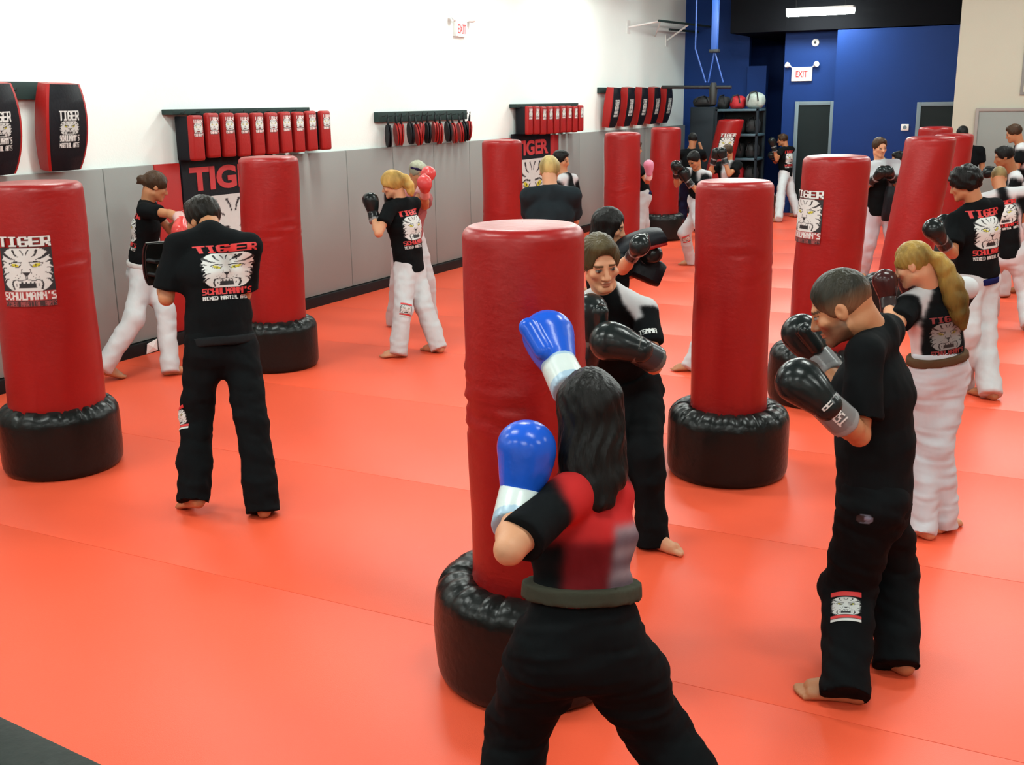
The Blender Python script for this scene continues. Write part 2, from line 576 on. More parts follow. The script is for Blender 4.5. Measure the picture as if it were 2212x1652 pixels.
def door(name, x0, x1, y, ztop, leaf_mat, frame_mat, fw, label, handle_side):
    d = struct(box(name, (x0 + fw, y - 0.035, 0.0), (x1 - fw, y - 0.005, ztop - fw), leaf_mat), label)
    for nm, lo, hi in (('door_frame', (x0, y - 0.055, 0), (x0 + fw, y - 0.004, ztop)),
                       ('door_frame', (x1 - fw, y - 0.055, 0), (x1, y - 0.004, ztop)),
                       ('door_frame', (x0 + fw, y - 0.055, ztop - fw), (x1 - fw, y - 0.004, ztop))):
        box(nm, lo, hi, frame_mat, d, bevel=0.006)
    hx = x0 + fw + 0.08 if handle_side < 0 else x1 - fw - 0.08
    tube('door_handle', [(hx, y - 0.04, 1.0), (hx, y - 0.09, 1.0), (hx + 0.1 * -handle_side, y - 0.09, 1.0)], 0.012, M['white_plastic'], d)
    return d


door('door_1', on_y(1715, 300, YB)[0], on_y(1799, 300, YB)[0], YB, 2.20, M['door_dark'], M['frame_grey'], 0.075, 'dark door below the exit sign in the blue wall', 1)
dx0 = on_y(1976, 300, YC)[0]
door('door_2', dx0, dx0 + 0.95, YC, 2.16, M['door_dark'], M['frame_grey'], 0.075, 'dark door at the right end of the blue wall', -1)
gx0 = on_y(2103, 300, YD)[0]
door('door_3', gx0, gx0 + 1.05, YD, 2.06, M['door_grey'], M['frame_brown'], 0.05, 'grey door in the cream wall', 1)

# baseboard and wall pads along the white wall
struct(box('baseboard_left', (WX, YF, -0.02), (WX + 0.09, YA, 0.115), M['black_plastic'], bevel=0.008), 'black kickboard below the wall pads')
PAD_TOP = 1.735


def wall_pad(y0, y1, mat, nm='wall_pad', t=0.05):
    return box(nm, (WX, y0 + 0.004, 0.12), (WX + t, y1 - 0.004, PAD_TOP), mat, wl, bevel=0.012)


B1Y = (7.65, 7.99, 9.37, 9.71)       # red pad | banner | red pad
B2Y = (14.67, 15.02, 16.40, 16.74)
y = 7.04
while y > YF:
    wall_pad(max(y - 1.22, YF), y, M['pad_grey'])
    y -= 1.22
wall_pad(7.04, B1Y[0], M['pad_grey'])
edges = [B1Y[3], 10.72, 11.72, 12.72, 13.70, B2Y[0]]
for a, b in zip(edges[:-1], edges[1:]):
    wall_pad(a, b, M['pad_grey'])
edges = [B2Y[3], 17.6, 18.7, 19.8, 20.9, 22.0, YA]
for a, b in zip(edges[:-1], edges[1:]):
    wall_pad(a, b, M['pad_grey'])
for bb in (B1Y, B2Y):
    wall_pad(bb[0], bb[1], M['pad_red'])
    wall_pad(bb[2], bb[3], M['pad_red'])
# pads on the blue wall left of the lockers are hidden by the bags

# ------------------------------------------------------------------ banners with the tiger head
for bb, lab in ((B1Y, 'tall black banner with red TIGER letters and tiger face, behind the man in black'),
                (B2Y, 'tall banner with red TIGER letters beside the dark-haired person at the far wall')):
    w = bb[2] - bb[1]
    t = thing('wall_banner', lab, 'banner', (WX + 0.03, (bb[1] + bb[2]) / 2, 0.12), 'tiger banners on the padded wall')
    t_inv = np.array(t.location)
    x = 0.03
    bd = box('backing', (0.0, -w / 2 + 0.004, 0.0), (x, w / 2 - 0.004, 1.67), M['shield_black'], t, bevel=0.006)
    letters('lettering', 'TIGER', 0.30, 0.002, M['letter_red'], t, (x + 0.003, -w / 2 + 0.10, 1.345), (0, 1, 0), (0, 0, 1), width=w - 0.2, bold=0.012)
    flat_print('tiger_face', 'face', (x + 0.004, -w / 2 + 0.10, 0.28), (0, 1, 0), (0, 0, 1), w - 0.2, 0.99, 90, 90, t)

# ------------------------------------------------------------------ ceiling lights
def lamp_fixture(x, y, z, label, group):
    t = thing('ceiling_light', label, 'light', (x, y, z), group)
    prof = [(-0.13, 0.05), (-0.13, 0.015), (-0.10, -0.035), (-0.05, -0.055), (0.05, -0.055), (0.10, -0.035), (0.13, 0.015), (0.13, 0.05)]
    bm = bmesh.new()
    L = 0.60
    r = [[bm.verts.new((sx, py, pz)) for py, pz in prof] for sx in (-L, L)]
    for a in range(len(prof) - 1):
        bm.faces.new((r[0][a], r[0][a + 1], r[1][a + 1], r[1][a]))
    bm.faces.new(r[0])
    bm.faces.new(r[1])
    link('diffuser', bm_mesh(bm, 'diffuser'), M['lamp'], t)
    box('housing', (-L - 0.01, -0.14, 0.05), (L + 0.01, 0.14, 0.085), M['white_plastic'], t, bevel=0.006)
    for sx in (-0.45, 0.45):
        tube('hanger', [(sx, 0, 0.085), (sx, 0, ZC - z)], 0.006, M['steel_dark'], t, 6)
    return t


lx = (on_z(1706, 30, 3.80) + on_z(1840, 22, 3.80)) / 2
lamp_fixture(-5.2, 19.6, 4.22, 'ceiling light over the blue corner just out of view', 'ceiling lights')
lamp_fixture(lx[0], lx[1], 3.80, 'white glowing ceiling light hanging in front of the blue wall', 'ceiling lights')
rows = ('first', 'second', 'third', 'fourth', 'fifth', 'sixth')
cols_ = ('nearest the white wall', 'second from the white wall', 'third from the white wall', 'farthest from the white wall')
for r_, y in zip(rows, (-1.0, 2.6, 6.2, 9.8, 13.4, 17.0)):
    for c_, x in zip(cols_, (-6.5, -3.4, -0.3, 3.2)):
        lamp_fixture(x, y, LAMP_Z, 'ceiling light over the mats, %s row from the camera, %s' % (r_, c_), 'ceiling lights')
# ------------------------------------------------------------------ gear on the white wall


def wall_rail(y0, y1, z0, z1, depth, label, nhook, hook_z):
    t = thing('wall_rack', label, 'rack', (WX, (y0 + y1) / 2, z0))
    h = (y1 - y0) / 2
    box('rail', (0.0, -h, 0.0), (depth, h, z1 - z0), M['dark_board'], t, bevel=0.006)
    for k in range(nhook):
        yy = -h + (k + 0.5) * 2 * h / nhook
        tube('hook', [(depth - 0.005, yy, hook_z - z0), (depth + 0.045, yy, hook_z - z0), (depth + 0.05, yy, hook_z - z0 + 0.02)], 0.004, M['steel_dark'], t, 6)
    return t


def barrel_outline(z, h, w0, w1):
    t = np.clip(1 - (2 * z / h) ** 2, 0, 1)
    return w0 + (w1 - w0) * t ** 0.9


def shield_mesh(h, w0, w1, d0, d1, front, name, n=14):
    """barrel shaped kick shield lying against a wall: x out of the wall, y along it"""
    bm = bmesh.new()
    rows = []
    for k in range(n + 1):
        z = -h / 2 + h * k / n
        w = float(barrel_outline(z, h, w0, w1)) / 2
        d = float(barrel_outline(z, h, d0, d1))
        if front:      # thin black face skin over the front
            ring = [(d * 0.86, -w + 0.006), (d + 0.004, -w + 0.03), (d + 0.012, 0), (d + 0.004, w - 0.03), (d * 0.86, w - 0.006)]
        else:
            ring = [(0.02, -w * 0.9), (d * 0.5, -w), (d * 0.93, -w), (d, -w + 0.035), (d + 0.006, 0), (d, w - 0.035), (d * 0.93, w), (d * 0.5, w), (0.02, w * 0.9)]
        rows.append([bm.verts.new((a, b, z)) for a, b in ring])
    m = len(rows[0])
    for i in range(n):
        for k in range(m - 1):
            bm.faces.new((rows[i][k], rows[i][k + 1], rows[i + 1][k + 1], rows[i + 1][k]))
        if not front:
            bm.faces.new((rows[i][m - 1], rows[i][0], rows[i + 1][0], rows[i + 1][m - 1]))
    if not front:
        bm.faces.new(rows[0])
        bm.faces.new(rows[-1])
    me = bm_mesh(bm, name, True, 0.8)
    return me


SH_H, SH_W0, SH_W1, SH_D0, SH_D1 = 0.70, 0.33, 0.43, 0.15, 0.19
SH_BODY = shield_mesh(SH_H, SH_W0, SH_W1, SH_D0, SH_D1, False, 'body')
SH_FACE = shield_mesh(SH_H, SH_W0, SH_W1, SH_D0, SH_D1, True, 'face')
SH_BODY.materials.append(M['shield_red'])
SH_FACE.materials.append(M['shield_black'])
_im, _mk = emblem('shield', 44, 48)
_V, _U = np.meshgrid(np.linspace(0, 1, 49), np.linspace(0, 1, 45), indexing='ij')
_zz = (_V - 0.52) * 0.30
_d = barrel_outline(_zz, SH_H, SH_D0, SH_D1)
_yy = (_U - 0.5) * 0.20
SH_PRINT = patch_mesh('print', np.stack([_d + 0.0165 - np.abs(_yy) * 0.055, _yy, _zz], -1), _im, _mk)
SH_PRINT.materials.append(M['print'])
bm_ = bmesh.new()
tube_bm([(0.02, -0.10, 0.10), (0.0, -0.10, 0.02), (0.02, -0.10, -0.06)], 0.012, 8, bm_)
tube_bm([(0.02, 0.10, 0.10), (0.0, 0.10, 0.02), (0.02, 0.10, -0.06)], 0.012, 8, bm_)
SH_STRAP = bm_mesh(bm_, 'strap', True)
SH_STRAP.materials.append(M['black_plastic'])


def shield(y, z, label, group, tilt=0.0):
    t = thing('kick_shield', label, 'kick shield', (WX + 0.085, y, z), group)
    t.rotation_euler = (tilt, 0.13, 0)
    for nm, me in (('body', SH_BODY), ('face', SH_FACE), ('print', SH_PRINT), ('strap', SH_STRAP)):
        link(nm, me, None, t)
    return t


shield(6.52, 2.12, 'large black kick shield with red sides, hanging whole above the leftmost bag', 'kick shields on the white wall')
shield(5.86, 2.12, 'large black kick shield cut off by the left picture edge', 'kick shields on the white wall', 0.02)
wall_rail(4.4, 6.55, 2.33, 2.47, 0.06, 'dark rail holding the two large kick shields above the leftmost bag', 3, 2.40)
ords = ['nearest', 'second', 'third', 'fourth', 'farthest']
for i in range(5):
    shield(18.75 + i * 0.72, 2.16 + 0.006 * i, '%s of five kick shields in a row near the blue corner' % ords[i], 'kick shields near the blue corner', 0.03 * (i % 2))
wall_rail(18.5, 22.0, 2.40, 2.50, 0.05, 'dark rail carrying five kick shields near the blue corner', 5, 2.45)

# narrow red striking targets hung in rows
def target_meshes():
    w, h, d = 0.165, 0.42, 0.25
    body = bm_mesh(box_bm((0.03, -w / 2 + 0.006, -h / 2), (d * 0.80, w / 2 - 0.006, h / 2 - 0.01), 0.012), 'backing', True, 0.9)
    # front cushion, rounded
    front = bm_mesh(box_bm((d * 0.72, -w / 2, -h / 2 - 0.004), (d, w / 2, h / 2), 0.028, segs=3), 'cushion', True, 0.9)
    im, mk = emblem('target', 30, 34)
    V, U = np.meshgrid(np.linspace(0, 1, 35), np.linspace(0, 1, 31), indexing='ij')
    pr = patch_mesh('print', np.stack([np.full(U.shape, d + 0.0015), (U - 0.5) * 0.125, 0.0 + V * 0.185 - 0.012], -1), im, mk)
    body.materials.append(M['shield_black'])
    front.materials.append(M['shield_red'])
    pr.materials.append(M['print'])
    return body, front, pr


TG = target_meshes()


def target(y, z, label, group, lean):
    t = thing('striking_target', label, 'striking pad', (WX + 0.03, y, z), group)
    t.rotation_euler = (lean, 0, 0)
    for nm, me in zip(('backing', 'cushion', 'print'), TG):
        link(nm, me, None, t)


words = ['nearest', 'second', 'third', 'fourth', 'fifth', 'sixth', 'seventh', 'eighth', 'ninth', 'farthest']
for i in range(10):
    target(8.03 + i * 0.222 + (0.03 if i == 9 else 0), 1.985 - 0.014 * (i == 0) + random.uniform(-0.006, 0.006), '%s red pad on the rail above the left TIGER banner' % words[i],
           'red pads above the left banner', random.uniform(-0.02, 0.02))
wall_rail(7.86, 9.95, 2.185, 2.235, 0.14, 'dark rail with ten red pads above the left TIGER banner', 10, 2.20)
for i in range(9):
    target(15.22 + i * 0.245, 1.985 + random.uniform(-0.008, 0.008), '%s red pad on the rail above the far TIGER banner' % (words[i] if i < 8 else 'farthest'),
           'red pads above the far banner', random.uniform(-0.02, 0.02))
wall_rail(15.05, 17.35, 2.18, 2.235, 0.14, 'dark rail with nine red pads above the far TIGER banner', 9, 2.19)

# small paddle targets on the middle rail
def paddle_mesh():
    bm = bmesh.new()
    n = 14
    for s, off in ((1, 0.012), (-1, -0.012)):
        for face in (0.010, -0.010):
            pass
        ring_a, ring_b = [], []
        for k in range(n):
            a = 2 * math.pi * k / n
            yy, zz = 0.085 * math.cos(a), -0.185 + 0.115 * math.sin(a)
            ring_a.append(bm.verts.new((off + s * 0.010, yy, zz)))
            ring_b.append(bm.verts.new((off - s * 0.006, yy * 0.96, zz)))
        for k in range(n):
            bm.faces.new((ring_a[k], ring_a[(k + 1) % n], ring_b[(k + 1) % n], ring_b[k]))
        bm.faces.new(ring_a)
        bm.faces.new(ring_b)
    return bm_mesh(bm, 'paddle', True, 0.7)


PADDLE = {'red': paddle_mesh(), 'black': paddle_mesh()}
PADDLE['red'].materials.append(M['shield_red'])
PADDLE['black'].materials.append(M['shield_black'])
HANDLE = bm_mesh(tube_bm([(0, 0, 0.0), (0, 0, -0.05), (0, 0, -0.12)], [0.010, 0.014, 0.016], 8), 'handle', True)
HANDLE.materials.append(M['black_plastic'])
LOOP = bm_mesh(tube_bm([(0, 0.0, 0.0), (0, 0.02, 0.02), (0, 0.0, 0.035), (0, -0.02, 0.02), (0, 0.0, 0.0)], 0.003, 6), 'loop', True)
LOOP.materials.append(M['black_plastic'])
nth = ['first', 'second', 'third', 'fourth', 'fifth', 'sixth', 'seventh', 'eighth', 'ninth', 'tenth', 'eleventh', 'twelfth', 'thirteenth', 'last']
for i in range(14):
    t = thing('paddle_target', '%s small paddle target from the left on the short middle rail' % nth[i], 'paddle target',
              (WX + 0.105 + 0.015 * (i % 2), 11.55 + i * 0.158, 2.10 + random.uniform(-0.015, 0.015)), 'paddle targets on the short middle rail')
    t.rotation_euler = (random.uniform(-0.12, 0.12), random.uniform(-0.15, 0.15), 0.85 + random.uniform(-0.06, 0.06))
    t.scale = (1.12, 1.12, 1.2)
    link('paddle', PADDLE['red' if i % 3 != 0 else 'black'], None, t)
    link('handle', HANDLE, None, t)
    link('loop', LOOP, None, t)
wall_rail(11.40, 13.62, 2.04, 2.165, 0.07, 'short dark rail with small paddle targets between the two banners', 14, 2.11)

# ------------------------------------------------------------------ signs and small fittings


def exit_sign(name, label, loc, xdir, out, w=0.31, h=0.20, heads=True):
    t = thing(name, label, 'exit sign', loc)
    x, o = np.array(xdir, float), np.array(out, float)

    def bx(nm, x0, x1, d0, d1, z0, z1, mat, bev=0.0):
        cs = [x * a + o * d + np.array([0, 0, c]) for a in (x0, x1) for d in (d0, d1) for c in (z0, z1)]
        return box(nm, np.min(cs, 0), np.max(cs, 0), mat, t, bevel=bev)
    bx('case', -w / 2, w / 2, 0.0, 0.055, -h / 2, h / 2, M['white_plastic'], 0.008)
    bx('face', -w / 2 + 0.012, w / 2 - 0.012, 0.053, 0.058, -h / 2 + 0.012, h / 2 - 0.012, M['exit_glow'])
    letters('lettering', 'EXIT', 0.17, 0.001, M['sign_red'], t, -x * 0.115 + o * 0.060 + np.array([0, 0, -0.06]), x, (0, 0, 1), width=0.23, bold=0.004)
    if heads:
        for s in (-1, 1):
            a = x * (w / 2 - 0.01) * s + np.array([0, 0, h / 2 - 0.01]) + o * 0.03
            b = a + x * 0.055 * s + np.array([0, 0, 0.035]) + o * 0.02
            tube('lamp_arm', [a, b], 0.012, M['white_plastic'], t, 8)
            c = b + x * 0.05 * s + np.array([0, 0, 0.025]) + o * 0.055
            tube('lamp_head', [b - o * 0.01, b + (c - b) * 0.5, c], [0.025, 0.05, 0.055], M['white_plastic'], t, 12)
    return t


p = on_x(990, 63, WX)
exit_sign('exit_sign', 'pale exit sign high on the white wall', (p[0], p[1], p[2]), (0, 1, 0), (1, 0, 0), heads=True)
p = on_y(1733, 160, YB)
exit_sign('exit_sign', 'white exit sign with two lamp heads on the blue wall', (p[0], p[1], p[2]), (1, 0, 0), (0, -1, 0), 0.40, 0.27)
p = on_y(1762, 92, YB)
t = thing('smoke_alarm', 'small white alarm on the blue wall above the exit sign', 'alarm', (p[0], p[1], p[2]))
link('case', bm_mesh(tube_bm([(0, 0, 0), (0, -0.03, 0), (0, -0.05, 0)], [0.075, 0.07, 0.04], 16), 'case', True, 0.6), M['white_plastic'], t)
link('sensor', bm_mesh(tube_bm([(0, -0.05, 0), (0, -0.065, 0)], [0.025, 0.015], 12), 'sensor', True, 0.6), M['steel_dark'], t)
p = on_y(1955, 275, YC)
t = thing('thermostat', 'small pale thermostat beside the right dark door', 'thermostat', (p[0], p[1], p[2]))
box('case', (-0.07, -0.035, -0.06), (0.07, -0.0, 0.06), M['white_plastic'], t, 0.012)
link('dial', bm_mesh(tube_bm([(0, -0.035, 0), (0, -0.048, 0)], [0.035, 0.03], 16), 'dial', True, 0.6), M['frame_grey'], t)
p0, p1 = on_y(2203, 205, YD), on_y(2203, 90, YD)
t = thing('picture_frame', 'framed notice high on the cream wall at the right picture edge', 'picture', (p0[0], YD, p0[2]))
hh = p1[2] - p0[2]
box('frame', (0, -0.03, 0), (0.62, 0.0, hh), M['glass_frame'], t, 0.006)
box('sheet', (0.045, -0.034, 0.045), (0.575, -0.029, hh - 0.045), M['wall_cream'], t)

# bracket high on the white wall at the blue corner
t = thing('wall_bracket', 'folding steel bracket high on the white wall near the blue corner', 'bracket', (WX, 20.6, 3.60))
b0, b1 = on_x(1378, 47, WX + 0.9), on_x(1480, 44, WX + 0.9)
o_ = np.array([WX, 20.6, 3.60])
tube('bar', [(0.55, -0.45, 0.10), (0.55, 2.75, 0.16)], 0.022, M['dark_board'], t)
tube('bar', [(0.30, 0.9, 0.02), (0.30, 2.75, 0.06)], 0.022, M['dark_board'], t)
tube('arm', [(0.0, -0.6, 0.0), (0.55, -0.35, 0.10)], 0.018, M['white_plastic'], t)
tube('arm', [(0.0, 1.6, -0.15), (0.55, 1.3, 0.12)], 0.018, M['white_plastic'], t)
tube('brace', [(0.0, 0.9, -0.10), (0.55, -0.35, 0.10)], 0.012, M['white_plastic'], t)
box('wall_plate', (0.0, -0.68, -0.12), (0.012, -0.52, 0.12), M['white_plastic'], t)
box('wall_plate', (0.0, 1.52, -0.27), (0.012, 1.68, -0.03), M['white_plastic'], t)

# bag hanger: post from the ceiling, two rods, a cross bar and a hanging swivel
YH = 20.2
pc = on_y(1545, 60, YH)
t = thing('bag_hanger', 'hanging frame of blue post and dark cross bar above the lockers', 'hanger', (pc[0], YH, 2.0))
pl = [on_y(a, b, YH) - np.array([pc[0], YH, 2.0]) for a, b in ((1545, 110), (1430, 188), (1580, 188), (1502, 105), (1530, 178), (1562, 178), (1545, 225))]
box('post', (-0.055, -0.055, pl[0][2]), (0.055, 0.055, ZC - 2.0), M['steel_blue'], t, 0.008)
box('collar', (-0.085, -0.085, pl[0][2] - 0.03), (0.085, 0.085, pl[0][2] + 0.03), M['steel_dark'], t, 0.008)
tube('cross_bar', [pl[1], pl[2]], 0.032, M['steel_dark'], t, 10)
tube('rod', [(0, 0, pl[0][2]), pl[5]], 0.014, M['steel_blue'], t, 8)
tube('rod', [(0, 0, pl[0][2]), pl[4]], 0.014, M['steel_blue'], t, 8)
tube('rod', [(pl[3][0], 0, ZC - 2.0), (pl[3][0], 0, pl[3][2]), (pl[4][0] - 0.05, 0, pl[4][2])], 0.014, M['steel_blue'], t, 8)
tube('swivel', [(0, 0, pl[5][2]), (0, 0, pl[5][2] - 0.12), (0, 0, pl[6][2])], [0.05, 0.08, 0.06], M['steel_dark'], t, 10)

# ------------------------------------------------------------------ locker and open shelving in the blue corner
YL = 21.6
xl0, xl1, xl2 = on_y(1489, 300, YL)[0], on_y(1542, 300, YL)[0], on_y(1637, 300, YL)[0]
t = thing('storage_locker', 'dark slate metal locker standing left of the open shelves', 'locker', ((xl0 + xl1) / 2, YL, 0))
w = (xl1 - xl0) / 2
box('body', (-w, 0.02, 0.0), (w, 0.62, 2.12), M['locker'], t, 0.008)
box('locker_door', (-w + 0.02, 0.0, 0.08), (w - 0.02, 0.03, 2.08), M['locker'], t, 0.008)
tube('handle', [(w - 0.06, 0.0, 1.05), (w - 0.06, -0.03, 1.05), (w - 0.06, -0.03, 1.17), (w - 0.06, 0.0, 1.17)], 0.008, M['steel_dark'], t, 6)
ts = thing('gear_shelves', 'open dark shelving full of gear next to the locker', 'shelves', ((xl1 + xl2) / 2, YL, 0))
w = (xl2 - xl1) / 2 - 0.01
for z in (0.12, 0.62, 1.08, 1.55, 2.03):
    box('shelf', (-w, 0.0, z), (w, 0.6, z + 0.045), M['shelf_blue'], ts, 0.006)
for sx in (-w, w - 0.045):
    for sy in (0.0, 0.555):
        box('upright', (sx, sy, 0.0), (sx + 0.045, sy + 0.045, 2.10), M['locker'], ts)
box('back_panel', (-w, 0.6, 0.05), (w, 0.615, 2.05), M['black_plastic'], ts)


def soft_bag(name, loc, size, mat, label, strap_mat, group=None, seed=0, rot=0.0):
    t = thing(name, label, 'gym bag', loc, group, rot)
    bm = bmesh.new()
    bmesh.ops.create_icosphere(bm, subdivisions=3, radius=1.0)
    for v in bm.verts:
        c = v.co.copy()
        s = Vector([math.copysign(abs(q) ** 0.7, q) for q in c])
        s *= 1 + 0.14 * noise.noise(c * 1.7 + Vector((seed, 0, 0)))
        v.co = Vector((s.x * size[0] / 2, s.y * size[1] / 2, (s.z + 0.93) * size[2] / 2))
        v.co.z = max(v.co.z, 0.0)
    link('body', bm_mesh(bm, 'body', True), mat, t)
    tube('strap', [(-size[0] * 0.3, -size[1] * 0.48, size[2] * 0.45), (-size[0] * 0.2, -size[1] * 0.42, size[2] * 0.95), (0, -size[1] * 0.1, size[2] * 1.05),
                   (size[0] * 0.2, -size[1] * 0.42, size[2] * 0.95), (size[0] * 0.3, -size[1] * 0.48, size[2] * 0.45)], 0.014, strap_mat, t, 6)
    return t


xm = (xl0 + xl1) / 2
soft_bag('gym_bag', (xm - 0.05, YL + 0.3, 2.12), (0.46, 0.4, 0.20), M['bag_cloth_black'], 'black gym bag lying on top of the slate locker', M['black_plastic'], seed=1)
xs = (xl1 + xl2) / 2
soft_bag('gym_bag', (xs - 0.34, YL + 0.28, 2.075), (0.22, 0.40, 0.26), M['bag_cloth_black'], 'black gym bag on the top shelf left of the red one', M['black_plastic'], seed=2)
soft_bag('gym_bag', (xs - 0.05, YL + 0.24, 2.075), (0.30, 0.36, 0.26), M['bag_cloth_red'], 'red gym bag on the top shelf', M['bag_cloth_black'], seed=3)
soft_bag('gym_bag', (xs + 0.30, YL + 0.26, 2.075), (0.34, 0.40, 0.32), M['bag_cloth_pale'], 'pale green and white gym bag on the top shelf', M['bag_cloth_black'], seed=4)
k = 0
for z, mats in ((0.665, ('bag_cloth_black', 'bag_cloth_red', 'bag_cloth_black')), (1.125, ('bag_cloth_red', 'bag_cloth_black', 'bag_cloth_black')),
                (1.595, ('bag_cloth_red', 'bag_cloth_black', 'bag_cloth_black'))):
    for j, mm in enumerate(mats):
        lvl = {0.665: 'lower', 1.125: 'middle', 1.595: 'upper'}[z]
        soft_bag('gym_bag', (xs - 0.27 + j * 0.27, YL + 0.28, z), (0.26, 0.36, 0.30), M[mm],
                 '%s gear bag on the %s open shelf, %s in its row' % (mm.split('_')[-1], lvl, ('leftmost', 'middle', 'rightmost')[j]), M['black_plastic'], 'gear bags on the open shelves', seed=10 + k)
        k += 1

# ------------------------------------------------------------------ padded barrier at the lower left, paper on the floor
rz = 1.0
ra, rb = on_z(0, 1540, rz), on_z(238, 1652, rz)
yr = (ra[1] + rb[1]) / 2
t = thing('barrier', 'black padded barrier rail at the lower left picture corner', 'barrier', (-3.6, yr, 0))
ang = math.atan2(rb[1] - ra[1], rb[0] - ra[0])
t.rotation_euler = (0, 0, ang)
t.location = (ra[0] - 2.6 * math.cos(ang), ra[1] - 2.6 * math.sin(ang), 0)
box('top_rail', (-1.2, -0.115, rz - 0.10), (6.0, 0.0, rz), M['rail_pad'], t, 0.02)
box('panel', (-1.2, -0.095, 0.06), (6.0, -0.02, rz - 0.13), M['black_plastic'], t, 0.006)
for q in range(5):
    box('post', (-1.15 + q * 1.72, -0.09, 0.0), (-1.07 + q * 1.72, -0.03, rz - 0.08), M['steel_dark'], t)
pp = on_x(327, 739, WX + 0.10)
bm = bmesh.new()
vs = [bm.verts.new(v) for v in ((0.0, -0.07, 0.004), (0.0, 0.075, 0.012), (0.01, 0.07, 0.125), (0.01, -0.06, 0.10), (0.02, 0.0, 0.06))]
for a, b in ((0, 1), (1, 2), (2, 3), (3, 0)):
    bm.faces.new((vs[a], vs[b], vs[4]))
me = bm_mesh(bm, 'crumpled_paper')
o = tag(link('crumpled_paper', me, M['paper'], None, (WX + 0.097, pp[1], 0.0)), 'sheet of white paper propped against the black kickboard', 'paper')
sol = o.modifiers.new('thick', 'SOLIDIFY')
sol.thickness = 0.002
# ------------------------------------------------------------------ free-standing punching bags
def bag_profile(r0, r1, z0, H):
    pr = [(r0 * 0.98, z0)]
    n = 56
    rc = 0.045
    for k in range(n + 1):
        t = k / n
        pr.append((r0 + (r1 - r0) * t, z0 + 0.02 + (H - rc - z0 - 0.02) * t))
    for k in range(1, 7):
        a = k / 6 * math.pi / 2
        pr.append((r1 - rc + rc * math.cos(a), H - rc + rc * math.sin(a)))
    pr += [(r1 * 0.5, H + 0.006), (0.002, H + 0.008)]
    return pr


def punching_bag(label, ground, top, d_top, d_bot, base_d, base_h, creases=(), seed=0, print_az=None, print_z=(0.98, 1.45), has_base=True, print_w=0.30):
    """ground (x, y); top 3-D point of the top disc centre; creases: (z, depth) pairs"""
    H = top[2]
    t = thing('punching_bag', label, 'punching bag', (ground[0], ground[1], 0.0), 'red free-standing punching bags')
    sx, sy = (top[0] - ground[0]) / H, (top[1] - ground[1]) / H
    z0 = base_h - 0.14
    rs = np.random.RandomState(seed)
    ph = rs.uniform(0, 6.28, 12)

    def disp(R, T, Z):
        d = np.zeros_like(R)
        body = (Z > base_h) & (Z < H - 0.05)
        d += 0.0025 * np.sin(3 * T + ph[0] + Z * 5) + 0.002 * np.sin(5 * T + ph[1] - Z * 9)
        for i, (cz, dep) in enumerate(creases):
            zc = cz + 0.018 * np.sin(2 * T + ph[2 + i % 6]) + 0.01 * np.sin(5 * T + ph[3 + i % 6])
            msk = np.clip(0.55 + 0.6 * np.sin(T * (1 + i % 3) + ph[4 + i % 6]), 0, 1)
            d -= dep * msk * np.exp(-((Z - zc) / 0.010) ** 2)
            d += 0.6 * dep * msk * np.exp(-((Z - zc - 0.028) / 0.020) ** 2)
        return R + d * body, Z
    V, Q = lathe_grid(bag_profile(d_bot / 2, d_top / 2, z0, H), 56, disp)
    V[:, 0] += V[:, 2] * sx
    V[:, 1] += V[:, 2] * sy
    link('cushion', np_mesh('cushion', V, Q), M['bag_red'], t)
    if has_base:
        R, h = base_d / 2, base_h
        pr = [(0.002, 0.004), (R * 0.84, 0.0)]
        for k in range(7):
            a = -math.pi / 2 + k / 6 * math.pi / 2
            pr.append((R * 0.90 + R * 0.10 * math.cos(a), 0.07 + 0.07 * math.sin(a)))
        for k in range(1, 5):
            pr.append((R * (1 + 0.012 * math.sin(math.pi * k / 4)), 0.07 + (h - 0.17) * k / 4))
        for k in range(1, 9):
            a = k / 8 * math.pi / 2
            pr.append((R - 0.10 + 0.10 * math.cos(a), h - 0.10 + 0.10 * math.sin(a)))
        rin = d_bot / 2 - 0.02
        for k in range(1, 6):
            tt = k / 5
            pr.append((R - 0.10 + (rin - R + 0.10) * tt, h - 0.035 * tt * tt))

        def pleat(Rr, T, Z):
            m = np.clip((Z - (h - 0.11)) / 0.10, 0, 1)
            f = np.abs(np.sin(T * 9 + ph[0] + 0.7 * np.sin(2 * T + ph[1])))
            g = np.abs(np.sin(T * 6.5 + ph[2]))
            cut = np.exp(-(f / 0.22) ** 2) * 0.022 + np.exp(-(g / 0.18) ** 2) * 0.012
            low = 0.006 * np.sin(4 * T + ph[5]) * np.clip(1 - np.abs(Z - 0.2) / 0.2, 0, 1)
            return Rr - 0.35 * cut * m * (Rr > rin * 1.1) + low * (Rr > R * 0.8), Z - cut * m
        V, Q = lathe_grid(pr, 112, pleat)
        V[:, 0] += V[:, 2] * sx * 0.3
        V[:, 1] += V[:, 2] * sy * 0.3
        link('base', np_mesh('base', V, Q), M['bag_black'], t)
    if print_az is not None:
        nx, ny = 72, 88
        im, mk = emblem('bag', nx, ny)
        Vv, U = np.meshgrid(np.linspace(0, 1, ny + 1), np.linspace(0, 1, nx + 1), indexing='ij')
        Z = print_z[0] + Vv * (print_z[1] - print_z[0])
        R = (d_bot / 2 + (d_top - d_bot) / 2 * (Z - z0) / (H - z0)) + 0.007
        A = print_az + (U - 0.5) * print_w / (d_top / 2)
        P = np.stack([R * np.cos(A) + Z * sx, R * np.sin(A) + Z * sy, Z], -1)
        link('print', patch_mesh('print', P, im, mk), M['print'], t)
    return t


